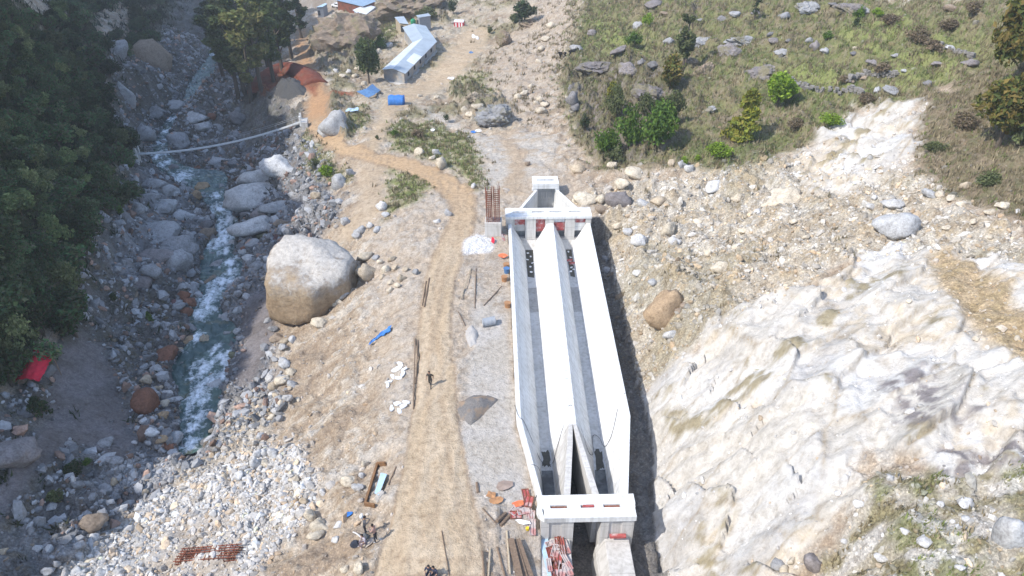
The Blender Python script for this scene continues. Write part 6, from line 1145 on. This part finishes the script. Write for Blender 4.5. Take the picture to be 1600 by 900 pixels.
# cloth and plastic scraps
drape('tarpaulin', [[at(576, 541)+[0, 0, .15], at(578, 538)+[0, 0, .2]], [at(592, 530)+[0, 0, .2], at(594, 525)+[0, 0, .35]], [at(610, 520)+[0, 0, .2], at(612, 513)+[0, 0, .35]]], M_BLUE, .03, None, (0, 0, 0), .0, 5, .10, 4)
tag(bpy.context.scene.collection.objects[-1], 'crumpled bright blue tarpaulin strip on the slope beside the road', 'tarpaulin')
for x, y, a, b, r, m_, lab in [(544, 806, .7, .35, .6, M_BLUE, 'small bright blue cloth on the white rubble'), (740, 208, 1.3, .6, .2, M_BLUE, 'blue sheet on the grey gravel yard'), (747, 206, 1.2, .5, .2, M_WHITE, 'white sheet beside the blue one on the gravel yard'), (551, 173, 2.4, 1.2, .2, M_PALEBLUE, 'pale blue plastic sheet on the slope below the blue shelter'), (705, 124, 1.6, 1.2, .4, M_WHITE, 'white rubbish beside the camp yard track'), (740, 58, .9, 2.0, .2, M_WHITE, 'left white bag standing on the camp yard'), (745, 60, .9, 2.0, .2, M_WHITE, 'right white bag standing on the camp yard'), (736, 83, 1.2, .8, .3, M_BLUE2, 'blue sack at the end of the camp yard'), (947, 109, .6, 1.4, .1, M_WHITE, 'white marker cloth on the dark hillside rock'), (750, 193, .8, .5, .1, M_WHITE, 'white scrap at the edge of the gravel yard'), (676, 205, .0+.8, .8, .1, M_WHITE, 'white scrap on the grass island')]:
    scrap('plastic_sheet', tuple(at(x, y)+[0, 0, .15]), a, b, r, m_, lab, 'plastic sheet', .3)
for k, (x, y) in enumerate([(618, 580), (624, 576), (629, 586), (614, 590), (622, 592), (608, 598), (632, 578), (606, 604), (625, 570), (620, 632), (630, 636), (612, 640), (624, 644), (635, 630)]):
    scrap('plaster_lump', tuple(at(x, y)+[0, 0, .02]), .75, .4, k*.7, M_WHITE, 'white dumped plaster lump on the slope beside the road, ' + ('upper heap' if y < 610 else 'lower heap'), 'plaster lump', .2, .12, 'white plaster lumps by the road')
# red tarpaulin on the left bank
p = at(57, 600); s_ = m_per_px(p); o = thing('tarp_shelter', tuple(p), 'bright red tarpaulin hung over poles in the dark trees at left', 'shelter'); G = []
for i in range(4):
    row = []
    for j in range(5): x = (-20+10*j)*s_; y = (-.9+.9*i); row.append((p[0]+x, p[1]+y, p[2]+1.0+1.1*math.sin(math.pi*(j+.3)/4.8)*(.4+.25*i)+.1*i))
    G.append(row)
drape('tarpaulin', G, M_REDT, .03, o, tuple(p), .1, 4, .07, 5)
for j in (0, 4): q = G[3][j]; t = MB(); t.tube([(q[0], q[1], p[2]-.5), (q[0], q[1], q[2])], .05, 6); t.build('pole', M_WOOD, o, tuple(p))
# terrace walls of dry stone
M_DSTONE = simple_mat('dry stone', (.26, .24, .215), .95, .4, 4, bmp=.1)
def stone_wall(px, label, h=.8):
    P = chaikin(np.array([at(*q) for q in px]), 2); o = MB(); rr = random.Random(int(px[0][0])); dist = 0
    for a, b in zip(P[:-1], P[1:]):
        n_ = max(1, int(np.linalg.norm(b-a)/.55))
        for i in range(n_):
            for lay in range(3):
                q = a+(b-a)*((i+rr.random()*.6)/n_); s1 = rr.uniform(.35, .65); o.box((q[0]+rr.uniform(-.15, .15), q[1]+rr.uniform(-.15, .15), float(hz(q[0], q[1]))+.1+lay*.25), (s1, s1*.8, .3), rr.uniform(0, 3), rr.uniform(-.2, .2))
    return tag(o.build('stone_wall', M_DSTONE, None, tuple(P[len(P)//2])), label, 'stone wall')
stone_wall([(1235, 128), (1248, 138), (1275, 143), (1320, 142), (1345, 148)], 'low dry stone terrace wall right of the lime green tree')
stone_wall([(1325, 128), (1345, 118), (1375, 122), (1400, 118)], 'low dry stone terrace wall in the middle of the hillside')
stone_wall([(1440, 62), (1470, 72), (1500, 86), (1520, 92)], 'low dry stone terrace wall near the right edge tree')
# ------------------------------------------------------------------ people and animals
SKIN = simple_mat('skin', (.33, .19, .125), .6, .1); HAIR = simple_mat('black hair', (.015, .013, .012), .6, .1)
def cloth(n_, c): return simple_mat(n_, c, .85, .2, 6)
def person(px, py, height, yaw, pose, shirt, trousers, label, shoes=(.05, .05, .05), bare=False):
    p = at(px, py); root = thing('person', (p[0], p[1], float(hz(p[0], p[1]))), label, 'person'); root.rotation_euler = (0, 0, yaw)
    k = height/1.75; J = {}
    if pose == 'sit': hip = .42; J.update(kl=(-.13, .40, .46), fl=(-.13, .42, .06), kr=(.13, .38, .48), fr=(.14, .46, .06))
    elif pose == 'walk': hip = .90; J.update(kl=(-.10, .13, .48), fl=(-.10, .24, .07), kr=(.10, .02, .47), fr=(.10, -.24, .09))
    else: hip = .92; J.update(kl=(-.11, .03, .49), fl=(-.13, 0, .07), kr=(.11, .03, .49), fr=(.13, .02, .07))
    lean = .10 if pose != 'sit' else .16
    V = [(0, 0, hip), (0, .02+lean*.3, hip+.22), (0, lean*.6, hip+.42), (0, lean*.8, hip+.56), (0, lean*.95, hip+.64), (0, lean*1.1+.02, hip+.75), (0, lean*1.1+.03, hip+.84)]
    R_ = [.145, .13, .155, .10, .062, .095, .082]; E_ = [(0, 1), (1, 2), (2, 3), (3, 4), (4, 5), (5, 6)]
    def chain(start, pts, rads):
        a = start
        for q, r in zip(pts, rads): V.append(q); R_.append(r); E_.append((a, len(V)-1)); a = len(V)-1
        return a
    for s, kk, ff in ((-1, 'kl', 'fl'), (1, 'kr', 'fr')):
        kn, ft = J[kk], J[ff]; chain(0, [(s*.10, .0, hip-.06), tuple((np.array((s*.10, 0, hip-.06))+np.array(kn))/2), kn, tuple((np.array(kn)*.55+np.array(ft)*.45)), ft, (ft[0]+s*.02, ft[1]+.15, .045)], [.10, .088, .062, .06, .045, .042])
        sh = (s*.20, lean*.7, hip+.52)
        if pose == 'stand_arm': el, wr = (s*.28, .16, hip+.36), (s*.12, .34, hip+.40)
        elif pose == 'sit': el, wr = (s*.27, .16, hip+.28), (s*.16, .36, hip+.16)
        else: el, wr = (s*.27, -.04+.08*s, hip+.26), (s*.27, .10+.10*s, hip+.03)
        a = chain(2, [sh, el, wr], [.075, .048, .033]); d = np.array(wr)-np.array(el); d /= np.linalg.norm(d); pm = np.array(wr)+d*.07
        a = chain(a, [tuple(pm)], [.034]); lat = np.cross(d, [s, .2, 0.1]); lat /= np.linalg.norm(lat)
        for i, ln in enumerate((.065, .078, .072, .055)):
            b0 = pm+d*.025+lat*(i-1.5)*.021; chain(a, [tuple(b0), tuple(b0+d*ln*.55), tuple(b0+d*ln*.9-np.array([s*.018, 0, 0]))], [.010, .0095, .008])
        th = pm-d*.03-lat*.035; chain(a, [tuple(th), tuple(th+d*.045-lat*.018)], [.011, .009])
    V += [(0, lean*1.1+.125, hip+.785), (0, lean*1.1+.105, hip+.745)]; R_ += [.017, .03]; E_ += [(5, len(V)-2), (5, len(V)-1)]
    for s in (-1, 1): V.append((s*.092, lean*1.1+.02, hip+.79)); R_.append(.018); E_.append((5, len(V)-1))
    V = [tuple(np.array(v)*k) for v in V]; me = bpy.data.meshes.new('body'); me.from_pydata(V, E_, []); o = bpy.data.objects.new('tmp', me); C.objects.link(o)
    md = o.modifiers.new('s', 'SKIN')
    for i, sv in enumerate(me.skin_vertices[0].data): sv.radius = (R_[i]*k, R_[i]*k*(.8 if i < 3 else 1)); sv.use_root = (i == 0)
    md.use_smooth_shade = True; o.modifiers.new('d', 'SUBSURF').levels = 1
    bpy.context.view_layer.update(); dg = bpy.context.evaluated_depsgraph_get(); ev = bpy.data.meshes.new_from_object(o.evaluated_get(dg)); bpy.data.objects.remove(o); ev.name = 'body'
    mats = [cloth('shirt cloth', shirt), cloth('trouser cloth', trousers), SKIN, cloth('shoe', shoes)]
    ev.materials.clear(); [ev.materials.append(m_) for m_ in mats]
    for f in ev.polygons:
        c_ = f.center/k; r2 = math.hypot(c_.x, c_.y-.05)
        if c_.z < .10 and pose != 'sit' or (c_.z < .10): i = 3
        elif c_.z > hip+.60: i = 2
        elif abs(c_.x) > .20 and c_.z < hip+.30: i = 2
        elif c_.z < hip+.06 or (pose == 'sit' and c_.y > .22 and c_.z < hip+.12): i = 1
        else: i = 2 if bare else 0
        f.material_index = i
    b = bpy.data.objects.new('body', ev); C.objects.link(b); b.parent = root
    hm = bpy.data.meshes.new('hair'); bm = bmesh.new(); bmesh.ops.create_icosphere(bm, subdivisions=3, radius=.104*k)
    bmesh.ops.delete(bm, geom=[v for v in bm.verts if v.co.z < -.03*k and v.co.y > -.02*k or v.co.z < -.07*k or (v.co.y > .07*k and v.co.z < .045*k)], context='VERTS'); bm.to_mesh(hm); bm.free(); hm.materials.append(HAIR)
    ho = bpy.data.objects.new('hair', hm); C.objects.link(ho); ho.parent = root; ho.location = (0, (lean*1.1+.012)*k, (hip+.815)*k)
    em = MB(); [em.box((s*.034*k, (lean*1.1+.112)*k, (hip+.80)*k), (.022*k, .012*k, .012*k)) for s in (-1, 1)]; em.build('eyes', HAIR, root)
    return root
person(673, 604, 1.72, 2.9, 'walk', (.05, .045, .04), (.06, .055, .05), 'person in dark clothes walking alone along the dirt road')
pw_ = person(571, 834, 1.72, -1.2, 'stand_arm', (.10, .10, .105), (.03, .03, .035), 'person in dark trousers with a white bag standing on the rubble edge')
person(588, 846, 1.68, 1.3, 'stand_arm', (.40, .25, .20), (.03, .03, .035), 'person in pinkish shirt and dark trousers facing the other standing man', (.45, .45, .45))
person(572, 851, 1.6, 2.2, 'sit', (.45, .40, .42), (.22, .16, .17), 'person in pale clothes crouching beside the dark bundle', (.4, .35, .35))
p = at(567, 822); scrap('shoulder_bag', tuple(p+[0, 0, 1.0]), .3, .4, .3, M_WHITE, 'white bag carried by the person on the rubble edge', 'bag', 1.2, .12)
person(672, 899, 1.7, 3.0, 'sit', (.03, .035, .06), (.04, .04, .06), 'person in navy clothes sitting on the road at the bottom edge')
person(681, 901, 1.7, 2.6, 'sit', (.045, .05, .08), (.04, .04, .05), 'person in dark blue grey clothes right of the other at the bottom edge')
NAVY = cloth('dark canvas', (.035, .04, .055)); GREYC = cloth('grey canvas', (.16, .165, .165))
pile('canvas_bundle', 0, 0, 0, 0, .45, NAVY, 'dark navy bundle on the ground beside the crouching person', 'bundle', 8, pts=[(546, 852), (552, 845), (562, 846), (564, 853), (556, 857), (548, 856)])
pile('canvas_bundle', 0, 0, 0, 0, .4, GREYC, 'grey green bundle between the two standing people', 'bundle', 9, pts=[(562, 842), (568, 836), (576, 838), (576, 843), (569, 845)])
pole(553, 838, 567, 848, .05, M_PALESTEEL, 'steel_pipe', 'short pale pipe beside the people on the rubble', 'pipe', .45)
# cattle / goats on the slip
def goat(px, py, L, yaw, c_, label, belly=None):
    p = at(px, py); o = thing('goat', (p[0], p[1], float(hz(p[0], p[1]))), label, 'goat'); o.rotation_euler = (0, 0, yaw); k = L
    V = [(0, -.42, .62), (0, -.15, .60), (0, .18, .60), (0, .40, .66), (0, .56, .80), (0, .66, .78), (0, .80, .66)]; R_ = [.14, .18, .19, .15, .085, .075, .045]; E_ = [(i, i+1) for i in range(6)]
    def ch(s, pts, rs):
        a = s
        for q, r in zip(pts, rs): V.append(q); R_.append(r); E_.append((a, len(V)-1)); a = len(V)-1
    for s in (-1, 1):
        ch(0, [(s*.09, -.40, .50), (s*.10, -.30, .36), (s*.10, -.46, .20), (s*.10, -.44, .02)], [.10, .06, .036, .034]); ch(3, [(s*.09, .38, .48), (s*.09, .38, .26), (s*.09, .37, .02)], [.075, .042, .034]); ch(5, [(s*.11, .60, .84)], [.025])
    ch(0, [(0, -.56, .62), (0, -.60, .45)], [.03, .02])
    me = bpy.data.meshes.new('g'); me.from_pydata([tuple(np.array(v)*k) for v in V], E_, []); t = bpy.data.objects.new('t', me); C.objects.link(t); t.modifiers.new('s', 'SKIN')
    for i, sv in enumerate(me.skin_vertices[0].data): sv.radius = (R_[i]*k, R_[i]*k); sv.use_root = i == 0
    t.modifiers.new('d', 'SUBSURF').levels = 1; bpy.context.view_layer.update(); ev = bpy.data.meshes.new_from_object(t.evaluated_get(bpy.context.evaluated_depsgraph_get())); bpy.data.objects.remove(t); ev.name = 'body'
    ev.materials.clear(); ev.materials.append(simple_mat('fur', c_, .9, .3, 5)); ev.materials.append(simple_mat('pale fur', belly or c_, .9, .2, 5))
    for f in ev.polygons: f.material_index = 1 if (-.2*k < f.center.y < .2*k) else 0
    b = bpy.data.objects.new('body', ev); C.objects.link(b); b.parent = o
    hm = MB(); [hm.tube([(s*.04*k, .60*k, .86*k), (s*.07*k, .54*k, .97*k), (s*.10*k, .46*k, 1.0*k)], [.02*k, .015*k, .006*k], 5) for s in (-1, 1)]; hm.build('horns', M_DARK, o)
    return o
goat(879, 91, 1.7, 2.2, (.03, .028, .027), 'black goat with tan saddle grazing at the left', (.30, .22, .14)); goat(895, 87, 1.7, -1.2, (.025, .024, .026), 'all black goat grazing right of the saddled one', (.03, .03, .03))
# ------------------------------------------------------------------ light, sky, camera
SUN_EL, SUN_AZ = math.radians(47), math.radians(30)     # shadows fall right and 30 deg away from the camera
sd = Vector((-math.cos(SUN_EL)*math.cos(SUN_AZ), -math.cos(SUN_EL)*math.sin(SUN_AZ), math.sin(SUN_EL)))
sl_ = bpy.data.lights.new('sun', 'SUN'); sl_.energy = 2.05; sl_.angle = math.radians(.53); sl_.color = (1, .97, .93)
so = bpy.data.objects.new('sun', sl_); C.objects.link(so); so.rotation_euler = sd.to_track_quat('Z', 'Y').to_euler(); so.location = (-60, -40, 120)
w_ = bpy.data.worlds.new('World'); bpy.context.scene.world = w_; w_.use_nodes = True; nt = w_.node_tree
sky = nt.nodes.new('ShaderNodeTexSky'); sky.sky_type = 'NISHITA'; sky.sun_disc = False; sky.sun_elevation = SUN_EL; sky.sun_rotation = math.atan2(sd.x, sd.y); sky.dust_density = 2.5; sky.altitude = 1500
nt.links.new(sky.outputs[0], nt.nodes['Background'].inputs[0]); nt.nodes['Background'].inputs[1].default_value = .15
cd = bpy.data.cameras.new('camera'); cd.sensor_width = 36; cd.lens = FOC/1600*36; cd.clip_end = 2000; cd.clip_start = .5
co_ = bpy.data.objects.new('camera', cd); C.objects.link(co_); co_.location = (0, 0, CAMZ); co_.rotation_euler = (math.pi/2-PITCH, 0, 0)
sc_ = bpy.context.scene; sc_.camera = co_
sc_.view_settings.view_transform = 'Standard'; sc_.view_settings.look = 'None'; sc_.view_settings.gamma = 1; sc_.view_settings.exposure = 1.42
sc_.cycles.use_denoising = True; sc_.cycles.max_bounces = 6; sc_.cycles.diffuse_bounces = 4; sc_.cycles.transparent_max_bounces = 8

hz_m = bpy.data.materials.new('thin valley haze'); hz_m.use_nodes = True; nt = hz_m.node_tree; nt.nodes.remove(nt.nodes['Principled BSDF'])
pv = nt.nodes.new('ShaderNodeVolumePrincipled'); pv.inputs['Color'].default_value = (.90, .93, .94, 1); pv.inputs['Density'].default_value = .00045; pv.inputs['Anisotropy'].default_value = .2
nt.links.new(pv.outputs[0], nt.nodes['Material Output'].inputs['Volume'])
zt = float(max(CAMZ, GZ.max()))+8; zl = float(GZ.min())-1
t = MB(); t.hexa([(x, y, z) for z in (zl, zt) for x, y in ((float(GX.min())-5, -120), (float(GX.max())+5, -120), (float(GX.max())+5, 705), (float(GX.min())-5, 705))])
hb = t.build('haze', hz_m); tag(hb, 'thin pale blue haze filling the valley air', 'haze', kind='stuff')
